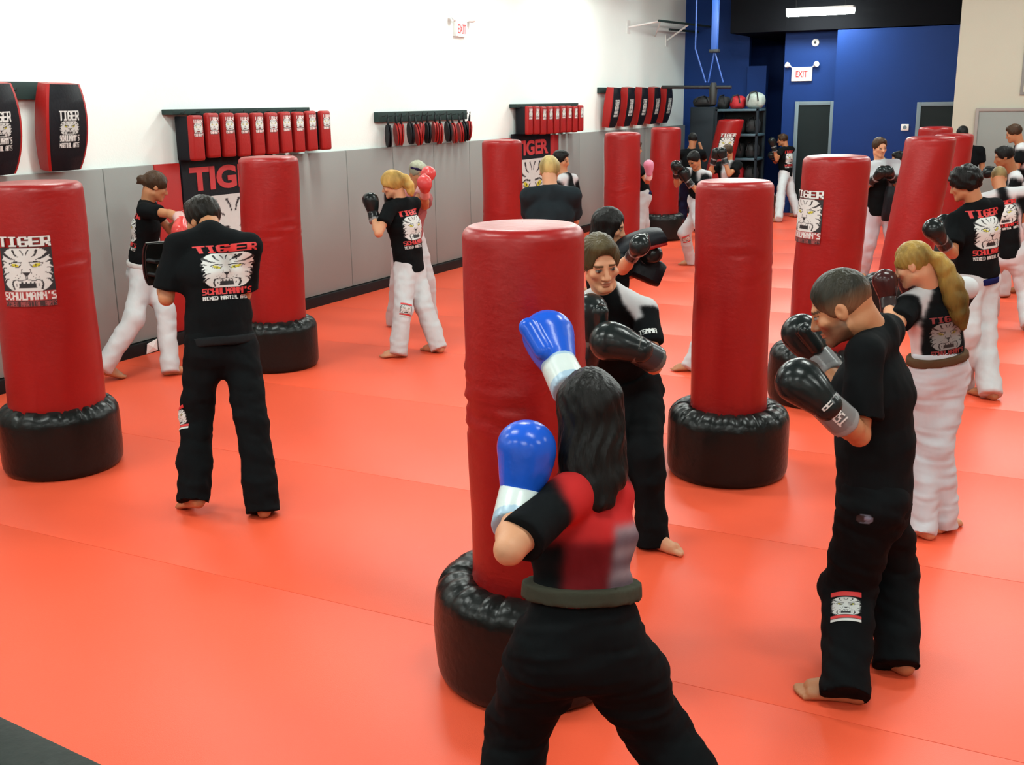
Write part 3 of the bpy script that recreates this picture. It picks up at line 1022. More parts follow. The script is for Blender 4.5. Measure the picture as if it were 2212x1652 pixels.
def az_to_cam(g, off_deg):
    """direction from g to the camera turned by off_deg (positive = to the picture right)"""
    return math.atan2(C0[1] - g[1], C0[0] - g[0]) + math.radians(off_deg)


def bag_from_px(label, floor_px, top_px, w_px, D=None, **kw):
    """floor_px: pixel of the base centre on the floor, or None with D = forward depth"""
    if floor_px is not None:
        g = on_z(*floor_px)
        D = (g - C0) @ FH
    top = at_depth(top_px[0], top_px[1], D)
    if floor_px is None:
        g = np.array([top[0], top[1], 0])
    dist = np.linalg.norm(top - C0)
    dt = w_px * dist / FOCAL_PX
    return g, top, dt


def add_bag(label, floor_px, top_px, w_px, D=None, lean=None, **kw):
    g, top, dt = bag_from_px(label, floor_px, top_px, w_px, D)
    if lean is not None:
        g = at_depth(top_px[0] + lean, top_px[1], D)
    az = kw.pop('print_off', None)
    if az is not None:
        kw['print_az'] = az_to_cam(g, az)
    db = kw.pop('d_bot', dt * 1.03)
    return punching_bag(label, g[:2], top, dt, db, kw.pop('base_d', 0.74), kw.pop('base_h', 0.44), **kw)


BAGS = {}
BAGS['left'] = add_bag('leftmost red punching bag with white TIGER print, on a black base', (140, 1003), (70, 393), 182, print_off=-18, print_z=(1.10, 1.52), creases=((1.28, .009), (1.34, .008), (1.22, .005)), seed=1)
BAGS['banner'] = add_bag('red punching bag in front of the left TIGER banner', (602, 788), (579, 338), 122, creases=((1.18, .009), (1.24, .008), (1.12, .005)), seed=2, base_d=.72)
BAGS['front'] = add_bag('large red punching bag in the front centre being hit with a blue glove', (1150, 1442), (1129, 484), 262, creases=((1.235, .020), (1.17, .015), (1.10, .012), (1.31, .006), (1.02, .008)), seed=3, base_d=.77)
BAGS['far_mid'] = add_bag('red punching bag left of the blond man seen from behind', None, (1084, 302), 84, D=12.7, creases=((1.0, .005),), seed=4)
BAGS['corner_a'] = add_bag('red punching bag under the five kick shields, nearer the camera', None, (1345, 286), 75, D=14.6, creases=((1.1, .005),), seed=5)
BAGS['corner_b'] = add_bag('slim red punching bag right of the kick shields, black base visible', (1430, 516), (1439, 275), 62, creases=((1.1, .005),), seed=6)
BAGS['right'] = add_bag('red punching bag standing clear between the young man and the man in black', (1569, 1016), (1588, 389), 160, creases=((1.30, .008), (1.37, .007), (1.24, .005)), seed=7)
BAGS['behind_man'] = add_bag("red punching bag with white print behind the shaved man's head", None, (1808, 336), 133, D=8.05, lean=-14, print_off=-52, print_z=(1.22, 1.60), creases=((1.22, .004),), seed=8)
BAGS['right_a'] = add_bag('leaning red punching bag in the right background, left of the curly-haired man', None, (2012, 295), 95, D=11.3, lean=-50, creases=((1.15, .004),), seed=9)
BAGS['right_b'] = add_bag('red punching bag half hidden behind the leaning one at right', None, (2062, 289), 72, D=14.2, lean=-14, creases=((1.15, .004),), seed=10)
BAGS['right_c'] = add_bag('farthest red punching bag at right, only its top showing', None, (2022, 274), 64, D=15.6, creases=((1.15, .004),), seed=11)
# bag without a base leaning in front of the shelves
gb = on_y(1566, 430, 21.15)
g = np.array([gb[0], 21.15, 0.0])
tb = on_y(1580, 258, 21.25)
punching_bag('red bag with pale print leaning against the open shelves', g[:2] + np.array([-0.35, 0]), tb, 0.50, 0.50, 0.7, 0.14, seed=12,
             print_az=az_to_cam(g, 4), print_z=(1.18, 1.62), has_base=False, print_w=0.30)
# ------------------------------------------------------------------ implicit modelling: smooth unions of tapered limbs, meshed as one surface
class Field:
    def __init__(self, lo, hi, res, fine=()):
        self.ax = []
        for a in range(3):
            p = [lo[a]]
            while p[-1] < hi[a]:
                s = res
                for flo, fhi, fr in fine:
                    if flo[a] - fr <= p[-1] <= fhi[a]:
                        s = min(s, fr)
                p.append(p[-1] + s)
            self.ax.append(np.array(p))
        self.v = np.ones([len(a) for a in self.ax], np.float32)

    def _sub(self, lo, hi):
        sl = []
        for a in range(3):
            i0 = max(int(np.searchsorted(self.ax[a], lo[a])) - 1, 0)
            i1 = min(int(np.searchsorted(self.ax[a], hi[a])) + 1, len(self.ax[a]))
            sl.append(slice(i0, max(i1, i0 + 1)))
        g = [self.ax[0][sl[0]][:, None, None], self.ax[1][sl[1]][None, :, None], self.ax[2][sl[2]][None, None, :]]
        return tuple(sl), g

    def put(self, fn, lo, hi, k=0.02, sub=False):
        m = k + 0.03
        sl, g = self._sub(np.asarray(lo) - m, np.asarray(hi) + m)
        d = fn(*g).astype(np.float32)
        a = self.v[sl]
        if sub:
            h = np.clip(0.5 - 0.5 * (a + d) / k, 0, 1)
            self.v[sl] = a * (1 - h) - d * h + k * h * (1 - h)
        else:
            h = np.clip(0.5 + 0.5 * (a - d) / k, 0, 1)
            self.v[sl] = a * (1 - h) + d * h - k * h * (1 - h)

    # tapered limb with round ends; planes: list of (point, normal) half spaces kept on the negative side
    def cone(self, a, b, ra, rb, k=0.02, sub=False, planes=()):
        a, b = np.asarray(a, float), np.asarray(b, float)
        ab = b - a
        L2 = ab @ ab + 1e-9

        def fn(X, Y, Z):
            t = np.clip(((X - a[0]) * ab[0] + (Y - a[1]) * ab[1] + (Z - a[2]) * ab[2]) / L2, 0, 1)
            d = np.sqrt((X - a[0] - t * ab[0]) ** 2 + (Y - a[1] - t * ab[1]) ** 2 + (Z - a[2] - t * ab[2]) ** 2) - (ra + (rb - ra) * t)
            for p, n in planes:
                d = np.maximum(d, (X - p[0]) * n[0] + (Y - p[1]) * n[1] + (Z - p[2]) * n[2])
            return d
        r = max(ra, rb)
        self.put(fn, np.minimum(a, b) - r, np.maximum(a, b) + r, k, sub)

    # elliptical tapered limb: ra/rb = (half width along ux, half depth)
    def econe(self, a, b, ra, rb, ux, k=0.03, planes=(), cap=1.0, sub=False):
        a, b = np.asarray(a, float), np.asarray(b, float)
        w = b - a
        L = np.linalg.norm(w) + 1e-9
        w = w / L
        ux = unit(np.asarray(ux) - (np.asarray(ux) @ w) * w)
        uy = np.cross(w, ux)

        def fn(X, Y, Z):
            dx, dy, dz = X - a[0], Y - a[1], Z - a[2]
            s = dx * w[0] + dy * w[1] + dz * w[2]
            t = np.clip(s / L, 0, 1)
            rx = ra[0] + (rb[0] - ra[0]) * t
            ry = ra[1] + (rb[1] - ra[1]) * t
            mn = np.minimum(rx, ry)
            u = (dx * ux[0] + dy * ux[1] + dz * ux[2]) / rx
            v = (dx * uy[0] + dy * uy[1] + dz * uy[2]) / ry
            e = (s - t * L) / (mn * cap)
            d = (np.sqrt(u * u + v * v + e * e) - 1) * mn
            for p, n in planes:
                d = np.maximum(d, (X - p[0]) * n[0] + (Y - p[1]) * n[1] + (Z - p[2]) * n[2])
            return d
        r = max(ra[0], ra[1], rb[0], rb[1])
        self.put(fn, np.minimum(a, b) - r, np.maximum(a, b) + r, k, sub)

    # ellipsoid in a frame Mf (rows = axes)
    def ell(self, c, rad, Mf, k=0.015, sub=False, planes=()):
        c, rad = np.asarray(c, float), np.asarray(rad, float)

        def fn(X, Y, Z):
            dx, dy, dz = X - c[0], Y - c[1], Z - c[2]
            q = [(dx * Mf[i][0] + dy * Mf[i][1] + dz * Mf[i][2]) for i in range(3)]
            k0 = np.sqrt(sum((q[i] / rad[i]) ** 2 for i in range(3)))
            k1 = np.sqrt(sum((q[i] / rad[i] ** 2) ** 2 for i in range(3))) + 1e-9
            d = k0 * (k0 - 1) / k1
            for p, n in planes:
                d = np.maximum(d, (X - p[0]) * n[0] + (Y - p[1]) * n[1] + (Z - p[2]) * n[2])
            return d
        r = rad.max()
        self.put(fn, c - r, c + r, k, sub)

    def half(self, p, n, lo, hi):
        """cut away the positive side of a plane inside a box"""
        sl, g = self._sub(lo, hi)
        d = (g[0] - p[0]) * n[0] + (g[1] - p[1]) * n[1] + (g[2] - p[2]) * n[2]
        self.v[sl] = np.maximum(self.v[sl], d)

    def mesh(self, smooth=1):
        v = self.v
        v[0] = v[-1] = 1
        v[:, 0] = v[:, -1] = 1
        v[:, :, 0] = v[:, :, -1] = 1
        ins = v < 0
        c = [ins[i:ins.shape[0] - 1 + i, j:ins.shape[1] - 1 + j, l:ins.shape[2] - 1 + l] for i in (0, 1) for j in (0, 1) for l in (0, 1)]
        s = sum(x.astype(np.int8) for x in c)
        I, J, K = np.nonzero((s > 0) & (s < 8))
        if len(I) == 0:
            return np.zeros((0, 3)), np.zeros((0, 4), int)
        idx = np.full(s.shape, -1, np.int32)
        idx[I, J, K] = np.arange(len(I))
        acc = np.zeros((len(I), 3))
        cnt = np.zeros(len(I))
        corner = [(i, j, l) for i in (0, 1) for j in (0, 1) for l in (0, 1)]
        vals = [v[I + i, J + j, K + l] for i, j, l in corner]
        pos = [np.stack([self.ax[0][I + i], self.ax[1][J + j], self.ax[2][K + l]], -1) for i, j, l in corner]
        for a in range(8):
            for b in range(a + 1, 8):
                if sum(x != y for x, y in zip(corner[a], corner[b])) != 1:
                    continue
                va, vb = vals[a], vals[b]
                m = (va < 0) != (vb < 0)
                t = va[m] / (va[m] - vb[m])
                acc[m] += pos[a][m] + (pos[b][m] - pos[a][m]) * t[:, None]
                cnt[m] += 1
        V = acc / cnt[:, None]
        quads = []
        for a in range(3):
            sl0 = [slice(None)] * 3
            sl1 = [slice(None)] * 3
            sl0[a], sl1[a] = slice(0, -1), slice(1, None)
            A, B = ins[tuple(sl0)], ins[tuple(sl1)]
            e = np.array(np.nonzero(A != B))
            b, c2 = (a + 1) % 3, (a + 2) % 3
            ok = (e[b] > 0) & (e[c2] > 0) & (e[b] < s.shape[b]) & (e[c2] < s.shape[c2])
            e = e[:, ok]
            fl = A[tuple(e)]
            q = []
            for db, dc in ((-1, -1), (0, -1), (0, 0), (-1, 0)):
                f = e.copy()
                f[b] += db
                f[c2] += dc
                q.append(idx[tuple(f)])
            q = np.stack(q, -1)
            q[~fl] = q[~fl][:, ::-1]
            quads.append(q)
        Q = np.concatenate(quads)
        Q = Q[(Q >= 0).all(1)]
        for _ in range(smooth):
            E = np.concatenate([Q[:, [0, 1]], Q[:, [1, 2]], Q[:, [2, 3]], Q[:, [3, 0]]])
            n = np.bincount(E[:, 0], minlength=len(V)) + np.bincount(E[:, 1], minlength=len(V))
            S = np.stack([np.bincount(E[:, 0], V[E[:, 1], d], len(V)) + np.bincount(E[:, 1], V[E[:, 0], d], len(V)) for d in range(3)], -1)
            V = V * 0.5 + 0.5 * S / np.maximum(n, 1)[:, None]
        return V, Q


def vnormals(V, Q):
    a = np.cross(V[Q[:, 2]] - V[Q[:, 0]], V[Q[:, 3]] - V[Q[:, 1]])
    N = np.stack([sum(np.bincount(Q[:, k], a[:, d], len(V)) for k in range(4)) for d in range(3)], -1)
    return N / (np.linalg.norm(N, axis=1, keepdims=True) + 1e-9)


def sin_noise(P, scale, seed, n=7):
    rs = np.random.RandomState(seed)
    out = np.zeros(len(P))
    for _ in range(n):
        d = rs.normal(size=3)
        d = d / np.linalg.norm(d) * scale * rs.uniform(0.6, 1.6)
        out += np.sin(P @ d + rs.uniform(0, 6.28) + 1.2 * np.sin(P @ (rs.normal(size=3) * scale * 0.4)))
    return out / n ** 0.5
# ------------------------------------------------------------------ people
SKIN = {'light': srgb(192, 138, 104), 'mid': srgb(172, 118, 82), 'tan': srgb(150, 98, 64), 'pale': srgb(205, 160, 128)}
BLACK_C, WHITE_C = (0.0045, 0.0055, 0.0062), (0.50, 0.505, 0.515)


def az_dir(a):
    return np.array([math.sin(a), math.cos(a), 0.0])


def solve(sp):
    """joints in world space from photo pixels, floor contact and limb lengths"""
    h = sp['h']
    s = h / 1.75
    J = {}
    if 'G' in sp:
        if sp['G'][0] == 'd':
            g = at_depth(sp['G'][1], 500, sp['G'][2])
            g = np.array([g[0], g[1], 0.0])
        else:
            g = on_z(*sp['G'])
    else:
        g = (on_z(*sp['anL'][:2]) + on_z(*sp['anR'][:2])) / 2
    bear = math.atan2(g[0] - C0[0], g[1] - C0[1])
    D0 = (g - C0) @ FH
    yaw = bear + math.radians(sp['yaw'])
    yawc = bear + math.radians(sp.get('yawc', sp['yaw']))
    yawh = bear + math.radians(sp.get('yawh', sp.get('yawc', sp['yaw'])))
    fp, fc = az_dir(yaw), az_dir(yawc)
    rp = np.cross(fp, [0, 0, 1.0])
    # ankles
    spread = sp.get('spread', 0.16) * s
    stag = sp.get('stag', 0.12) * s
    for sd, sg in (('L', -1), ('R', 1)):
        key = 'an' + sd
        if key in sp:
            px = sp[key]
            J[key] = on_z(px[0], px[1], 0.085 * s + (px[2] if len(px) > 2 else 0.0))
        else:
            J[key] = g + rp * sg * spread + fp * stag * (1 if sd == sp.get('lead', 'L') else -1) + np.array([0, 0, 0.085 * s])
    if 'pel' in sp:
        p = sp['pel']
        J['P'] = at_depth(p[0], p[1], D0 + (p[2] if len(p) > 2 else 0))
    else:
        J['P'] = g + np.array([0, 0, sp.get('pelz', 0.515) * h])
    if 'nk' in sp:
        p = sp['nk']
        J['N'] = at_depth(p[0], p[1], D0 + (p[2] if len(p) > 2 else 0))
    else:
        J['N'] = J['P'] + np.array([0, 0, 0.305 * h]) + fp * sp.get('lean', 0.05)
    u = unit(J['N'] - J['P'])
    rc = unit(np.cross(fc, u))
    fcc = np.cross(u, rc)
    rpp = unit(np.cross(fp, u))
    J['u'], J['rc'], J['fc'], J['rp'], J['fp'] = u, rc, fcc, rpp, np.cross(u, rpp)
    if 'hd' in sp:
        p = sp['hd']
        J['H'] = at_depth(p[0], p[1], D0 + (p[2] if len(p) > 2 else 0))
        # keep the neck length plausible
        v = J['H'] - J['N']
        L = np.linalg.norm(v)
        J['H'] = J['N'] + v / L * min(max(L, 0.105 * h), 0.135 * h)
    else:
        J['H'] = J['N'] + u * 0.045 * h + np.array([0, 0, 0.07 * h]) + fcc * 0.03 * h
    sw = sp.get('sw', 0.107) * h
    hw = 0.052 * h
    for sd, sg in (('L', -1), ('R', 1)):
        J['sh' + sd] = J['N'] - u * 0.022 * h + rc * sg * sw
        if 'sh' + sd in sp:
            p = sp['sh' + sd]
            J['sh' + sd] = at_depth(p[0], p[1], D0 + (p[2] if len(p) > 2 else 0))
        J['hip' + sd] = J['P'] + rpp * sg * hw
        lt, ls, lu, lf = 0.245 * h, 0.232 * h, 0.170 * h, 0.148 * h
        hip, an = J['hip' + sd], J['an' + sd]
        if 'kn' + sd in sp:
            px = sp['kn' + sd]
            d = ray(px[0], px[1])
            ts = np.linspace(0.5, 30, 6000) if False else np.linspace((hip - C0) @ d / (d @ d) - 0.6, (hip - C0) @ d / (d @ d) + 0.6, 400)
            pts = C0 + ts[:, None] * d
            e = (np.linalg.norm(pts - hip, axis=1) - lt) ** 2 + (np.linalg.norm(pts - an, axis=1) - ls) ** 2
            J['kn' + sd] = pts[np.argmin(e)]
        else:
            J['kn' + sd] = ik(hip, an, lt, ls, J['fp'] + 0.15 * sg * rpp)
        # arms
        sh = J['sh' + sd]
        if 'el' + sd in sp:
            px = sp['el' + sd]
            J['el' + sd] = on_sphere(px, sh, lu)
            if 'wr' + sd in sp:
                J['wr' + sd] = on_sphere(sp['wr' + sd], J['el' + sd], lf)
            else:
                J['wr' + sd] = J['el' + sd] + unit(unit(J['H'] + fcc * 0.15 * h - J['el' + sd])) * lf
        else:
            tgt = J['H'] + fcc * sp.get('reach', 0.15) * h + rc * sg * 0.055 * h - np.array([0, 0, sp.get('guard', 0.06) * h])
            if 'wr' + sd in sp:
                px = sp['wr' + sd]
                tgt = at_depth(px[0], px[1], D0 + (px[2] if len(px) > 2 and not isinstance(px[2], str) else 0))
            v = tgt - sh
            L = min(np.linalg.norm(v), (lu + lf) * 0.99)
            tgt = sh + unit(v) * L
            J['el' + sd] = ik(sh, tgt, lu, lf, np.array([0, 0, -1.0]) + 0.35 * sg * rc)
            J['wr' + sd] = tgt
    J['yawh'] = yawh
    J['hp'] = math.radians(sp.get('hpitch', 10))
    J['hr'] = math.radians(sp.get('hroll', 0))
    J['s'] = s
    return J


def ik(a, b, l1, l2, hint):
    v = b - a
    L = np.linalg.norm(v)
    d = v / (L + 1e-9)
    L = min(L, (l1 + l2) * 0.999)
    x = (l1 * l1 - l2 * l2 + L * L) / (2 * L)
    hgt = math.sqrt(max(l1 * l1 - x * x, 0))
    hn = unit(hint - (hint @ d) * d)
    return a + d * x + hn * hgt


def on_sphere(px, c, L):
    """point on the pixel's ray at distance L from c; 'n' the near, 'f' the far solution"""
    d = unit(ray(px[0], px[1]))
    tm = (c - C0) @ d
    q = C0 + d * tm
    e2 = L * L - (q - c) @ (q - c)
    if e2 <= 0:
        return c + unit(q - c) * L if e2 > -0.6 * L * L else q
    e = math.sqrt(e2)
    side = px[2] if len(px) > 2 else 'n'
    return q + d * (-e if side == 'n' else e)


def head_frame(J):
    f = az_dir(J['yawh'])
    cp, sp_ = math.cos(J['hp']), math.sin(J['hp'])
    y = f * cp + np.array([0, 0, -sp_])
    x = unit(np.cross(f, [0, 0, 1.0]))
    z = np.cross(x, y)
    cr, sr = math.cos(J['hr']), math.sin(J['hr'])
    x, z = x * cr + z * sr, -x * sr + z * cr
    return np.array([x, y, z])


def build_person(sp):
    J = solve(sp)
    s = J['s'] * sp.get('girth', 1.0)
    s0 = J['s']
    h = sp['h']
    dist = float(np.linalg.norm(J['P'] - C0))
    res = min(max(0.0016 * dist, 0.0085), 0.022)
    rh = sp.get('head_res', min(max(0.00105 * dist, 0.0055), 0.015))
    P, N, u, rc, fc, rp, fp = J['P'], J['N'], J['u'], J['rc'], J['fc'], J['rp'], J['fp']
    T = np.linalg.norm(N - P)
    Hc, Mh = J['H'], head_frame(J)
    hs = s0 * sp.get('hscale', 1.0)

    def hl(x, y, z):
        return Hc + hs * (x * Mh[0] + y * Mh[1] + z * Mh[2])
    pts = np.array([J[k] for k in J if isinstance(J[k], np.ndarray) and k not in ('u', 'rc', 'fc', 'rp', 'fp')])
    foot = (J['anL'] + J['anR']) / 2
    root_loc = np.array([P[0], P[1], 0.0])
    root = thing(sp.get('name', 'person'), sp['label'], 'person', tuple(root_loc))
    skin_c = np.array(SKIN[sp.get('skin', 'light')])
    hair_c = np.array(sp.get('hair_c', srgb(40, 32, 26)))

    # ---- body: one continuous surface
    lo, hi = pts.min(0) - 0.24, pts.max(0) + 0.24
    lo[2] = -0.03
    fine = [(Hc - 0.145 * hs, Hc + 0.145 * hs, rh)]
    for sd in sp.get('fine_feet', ''):
        a_ = J['an' + sd]
        fine.append((np.array([a_[0] - .24, a_[1] - .24, -.03]), np.array([a_[0] + .24, a_[1] + .24, .08]), .0055))
    F = Field(lo, hi, res, fine)
    kf = 0.03
    tw = sp.get('torso', 1.0)
    ch = P + u * T * 0.66 + fc * 0.01 * s
    wa = P + u * T * 0.30
    F.econe(P - u * 0.02, wa, (.132 * s * tw, .088 * s * tw), (.108 * s * tw, .078 * s * tw), rp, kf)
    F.econe(wa, ch, (.108 * s * tw, .078 * s * tw), (.130 * s * tw, .092 * s * tw), rc, kf)
    F.econe(ch, N - u * 0.06 * s, (.130 * s * tw, .092 * s * tw), (.085 * s, .050 * s), rc, kf)
    base_h = hl(0, -0.03, -0.065)
    F.cone(N - u * 0.03 * s, base_h, .058 * s, .054 * hs, 0.025)
    F.cone(N - u * 0.02 * s, hl(0, -0.045, -0.01), .052 * s, .050 * hs, 0.025)
    for sd, sg in (('L', -1), ('R', 1)):
        sh, el, wr = J['sh' + sd], J['el' + sd], J['wr' + sd]
        F.cone(N - u * 0.045 * s, sh, .036 * s, .042 * s, 0.025)
        F.cone(N + u * 0.012 * s, N * .45 + sh * .55, .034 * s, .034 * s, 0.03)
        F.cone(sh, el, .045 * s, .039 * s, 0.02)
        m = el + (wr - el) * 0.28
        F.cone(el, m, .039 * s, .043 * s, 0.015)
        F.cone(m, wr, .042 * s, .028 * s, 0.015)
        g = unit(wr - el)
        if sp.get('gl' + sd) is not None and (sp.get('glove' + sd) or sp.get('glove')):
            g = unit(on_sphere(sp['gl' + sd], wr, 0.125 * s0) - wr)
        F.cone(wr, wr + g * 0.06 * s, .027 * s, .030 * s, 0.015)
        hip, kn, an = J['hip' + sd], J['kn' + sd], J['an' + sd]
        F.cone(hip, kn, .078 * s, .052 * s, 0.03)
        F.cone(kn, an, .050 * s, .035 * s, 0.02)
        side = np.cross(fp, [0, 0, 1.0])
        fy = sp.get('ft' + sd)
        if fy is None:
            ff = unit(np.array([fp[0], fp[1], 0]) + 0.2 * sg * np.array([rp[0], rp[1], 0]))
        else:
            bear = math.atan2(an[0] - C0[0], an[1] - C0[1])
            ff = az_dir(bear + math.radians(fy))
        fs = np.cross(ff, [0, 0, 1.0])
        lift = an[2] - 0.085 * s0
        heel = an - ff * 0.045 * s0
        heel[2] = 0.034 * s0 + lift
        ball = an + ff * (0.125 * s0)
        ball[2] = 0.024 * s0 + (lift if lift < 0 else 0)
        F.cone(an, heel, .036 * s0, .032 * s0, 0.02)
        F.cone(an + np.array([0, 0, -0.01]), ball + fs * sg * -0.02 * s0 + np.array([0, 0, .012]), .036 * s0, .026 * s0, 0.02)
        F.cone(heel, ball + fs * sg * 0.022 * s0, .030 * s0, .022 * s0, 0.02)
        F.cone(heel, ball - fs * sg * 0.020 * s0, .030 * s0, .025 * s0, 0.02)
        for q in range(5):
            off = (-0.030 + 0.0155 * q) * s0
            r_ = (0.0145, 0.0115, 0.011, 0.0105, 0.0095)[q] * s0
            t0 = ball + fs * sg * off - ff * .012
            t0[2] = r_ + 0.012
            ln = (0.066, 0.066, 0.058, 0.048, 0.036)[q] * s0
            t1 = t0 + ff * ln + fs * sg * 0.06 * off
            t1[2] = r_ + 0.001
            F.cone(t0, t1, r_ * 1.2, r_, 0.005)
    # head
    E_ = Mh
    F.ell(hl(0, -0.014, 0.028), np.array([.073, .093, .085]) * hs, E_, .02)
    F.ell(hl(0, 0.028, -0.030), np.array([.060, .062, .084]) * hs, E_, .025)
    F.cone(hl(-.047, .004, -.062), hl(-.016, .070, -.098), .020 * hs, .017 * hs, .02)
    F.cone(hl(.047, .004, -.062), hl(.016, .070, -.098), .020 * hs, .017 * hs, .02)
    F.cone(hl(-.012, .074, -.096), hl(.012, .074, -.096), .016 * hs, .016 * hs, .012)
    F.cone(hl(-.032, .074, .016), hl(.032, .074, .016), .014 * hs, .014 * hs, .016)
    for sg in (-1, 1):
        F.ell(hl(sg * .045, .060, -.028), np.array([.020, .020, .018]) * hs, E_, .015)
        F.ell(hl(sg * .031, .099, -.004), np.array([.017, .016, .011]) * hs, E_, .010, sub=True)
        F.ell(hl(sg * .031, .079, -.005), np.array([.013, .011, .009]) * hs, E_, .004)
        F.ell(hl(sg * .0735, -.008, -.012), np.array([.010, .021, .032]) * hs, E_, .006)
        F.ell(hl(sg * .086, -.002, -.008), np.array([.009, .011, .019]) * hs, E_, .004, sub=True)
        F.ell(hl(sg * .013, .094, -.041), np.array([.009, .010, .008]) * hs, E_, .006)
    F.cone(hl(0, .086, .006), hl(0, .108, -.036), .008 * hs, .0115 * hs, .010)
    F.ell(hl(0, .088, -.062), np.array([.022, .010, .0055]) * hs, E_, .006)
    F.ell(hl(0, .087, -.073), np.array([.019, .011, .006]) * hs, E_, .006)
    F.ell(hl(0, .104, -.0675), np.array([.022, .010, .0018]) * hs, E_, .004, sub=True)
    F.v = np.maximum(F.v, -(F.ax[2][None, None, :] + 0.0).astype(np.float32))
    V, Q = F.mesh(1)
    cols = np.tile(skin_c, (len(V), 1))
    q = ((V - Hc) @ Mh.T) / hs
    ax = np.abs(q[:, 0])
    inh = (np.abs(q[:, 2]) < .13) & (np.linalg.norm(q, axis=1) < .17)
    front = inh & (q[:, 1] > .055)
    if sp.get('stubble'):
        low = inh & (q[:, 2] < -.03 + .25 * (.03 - q[:, 1]).clip(0, .06)) & (q[:, 1] > -.005) & (q[:, 2] > -.125)
        w = np.clip((-.022 - q[low, 2]) / .03, 0, 1)[:, None] * sp['stubble']
        cols[low] = cols[low] * (1 - w) + np.array(srgb(74, 58, 46)) * w
    lips = front & ((ax / .025) ** 2 + ((q[:, 2] + .0675) / .0105) ** 2 < 1)
    cols[lips] = skin_c * 0.55 + np.array([.22, .03, .03]) * .5
    brow = front & (np.abs(q[:, 2] - .0165 - .10 * (.03 - ax).clip(-.02, .0)) < .0052) & (ax > .012) & (ax < .052)
    cols[brow] = hair_c * 0.6 + skin_c * .12
    eye = front & (((ax - .031) / .0135) ** 2 + ((q[:, 2] + .0045) / .0062) ** 2 < 1)
    cols[eye] = (.20, .17, .15)
    iris = front & (((ax - .031) / .0065) ** 2 + ((q[:, 2] + .0045) / .0062) ** 2 < 1)
    cols[iris] = (.02, .014, .01)
    lash = front & (((ax - .031) / .017) ** 2 + ((q[:, 2] - .0015) / .0028) ** 2 < 1)
    cols[lash] = (.03, .02, .016)
    nost = front & (((ax - .008) / .0045) ** 2 + ((q[:, 2] + .048) / .003) ** 2 < 1)
    cols[nost] = skin_c * .25
    chk = front & ((ax - .042) ** 2 + (q[:, 2] + .035) ** 2 < .02 ** 2)
    cols[chk] = cols[chk] * .85 + np.array([.32, .06, .05]) * .15
    link('body', np_mesh('body', V - root_loc, Q, True, cols), M['skin'], root)

    # ---- trousers
    pc = np.array(sp.get('pants', BLACK_C))
    loose = sp.get('loose', 1.0)
    lo2 = np.minimum.reduce([J['anL'], J['anR'], P, J['knL'], J['knR'], J['hipL'], J['hipR']]) - 0.22
    hi2 = np.maximum.reduce([J['anL'], J['anR'], P, J['knL'], J['knR'], J['hipL'], J['hipR']]) + 0.26
    F = Field(lo2, hi2, res)
    top = P + u * sp.get('waist', 0.13) * s
    F.econe(P - u * 0.035 * s, P + u * 0.16 * s, (.172 * s * tw, .125 * s * tw), (.142 * s * tw, .112 * s * tw), rp, .04, planes=[(top, u)])
    hem_up = sp.get('hem_up', 0.0)
    for sd in ('L', 'R'):
        hip, kn, an = J['hip' + sd], J['kn' + sd], J['an' + sd]
        d = unit(an - kn)
        hem = an + d * (0.068 * s0 - hem_up)
        F.cone(hip - u * 0.01, kn, .100 * s * loose, .080 * s * loose, .05)
        fl_ = sp.get('flare', 0.076)
        F.cone(kn, an + d * 0.12 * s, .080 * s * loose, fl_ * s * loose, .03, planes=[(hem, d)])
    V, Q = F.mesh(1)
    Nn = vnormals(V, Q)
    sd_ = sp.get('seed', 1)
    amp = min(0.007, 0.0045 + 0.0008 * dist) if res < .016 else 0.006
    fold = sin_noise(V * np.array([1, 1, 1.9]), 17, sd_) * amp + sin_noise(V * np.array([1.2, 1.2, 2.6]), 34, sd_ + 5) * amp * .45
    V = V + Nn * fold[:, None]
    V[:, 2] = np.maximum(V[:, 2], 0.004)
    cols = np.tile(pc, (len(V), 1))
    link('trousers', np_mesh('trousers', V - root_loc, Q, True, cols), M['cloth'], root)
    pants_VQ = (V, Q)

    # ---- shirt
    sc_ = np.array(sp.get('shirt', BLACK_C))
    inf = sp.get('shirt_loose', 0.022) * s
    sl_t = sp.get('sleeve', 0.62)
    lo3 = np.minimum.reduce([P, N, J['shL'], J['shR'], J['elL'], J['elR']]) - 0.24
    hi3 = np.maximum.reduce([P, N, J['shL'], J['shR'], J['elL'], J['elR']]) + 0.24
    F = Field(lo3, hi3, res)
    hem = P + u * sp.get('hem', -0.045) * s
    hn = -u + fp * sp.get('hem_tilt', 0.0)
    F.econe(P - u * 0.06 * s, wa, (.158 * s * tw + inf, .112 * s * tw + inf), (.128 * s * tw + inf, .096 * s * tw + inf), rp, .04, planes=[(hem, unit(hn))])
    F.econe(wa, ch, (.128 * s * tw + inf, .096 * s * tw + inf), (.148 * s * tw + inf, .110 * s * tw + inf * .8), rc, .04, planes=[(hem, unit(hn))])
    F.econe(ch, N - u * 0.052 * s, (.148 * s * tw + inf, .110 * s * tw + inf * .8), (.112 * s, .072 * s), rc, .04)
    for sd, sg in (('L', -1), ('R', 1)):
        sh, el = J['sh' + sd], J['el' + sd]
        d = unit(el - sh)
        end = sh + (el - sh) * sl_t
        F.cone(N - u * 0.034 * s, sh, .056 * s, .063 * s, .04)
        F.cone(N + u * 0.004 * s, N * .4 + sh * .6, .050 * s, .054 * s, .04)
        F.cone(sh, end + d * 0.05, .064 * s, (.062 + sp.get('sleeve_loose', .012)) * s, .03, planes=[(end, d)])
    # neck opening
    nd = unit(hl(0, -0.03, -0.065) - (N - u * 0.03 * s))
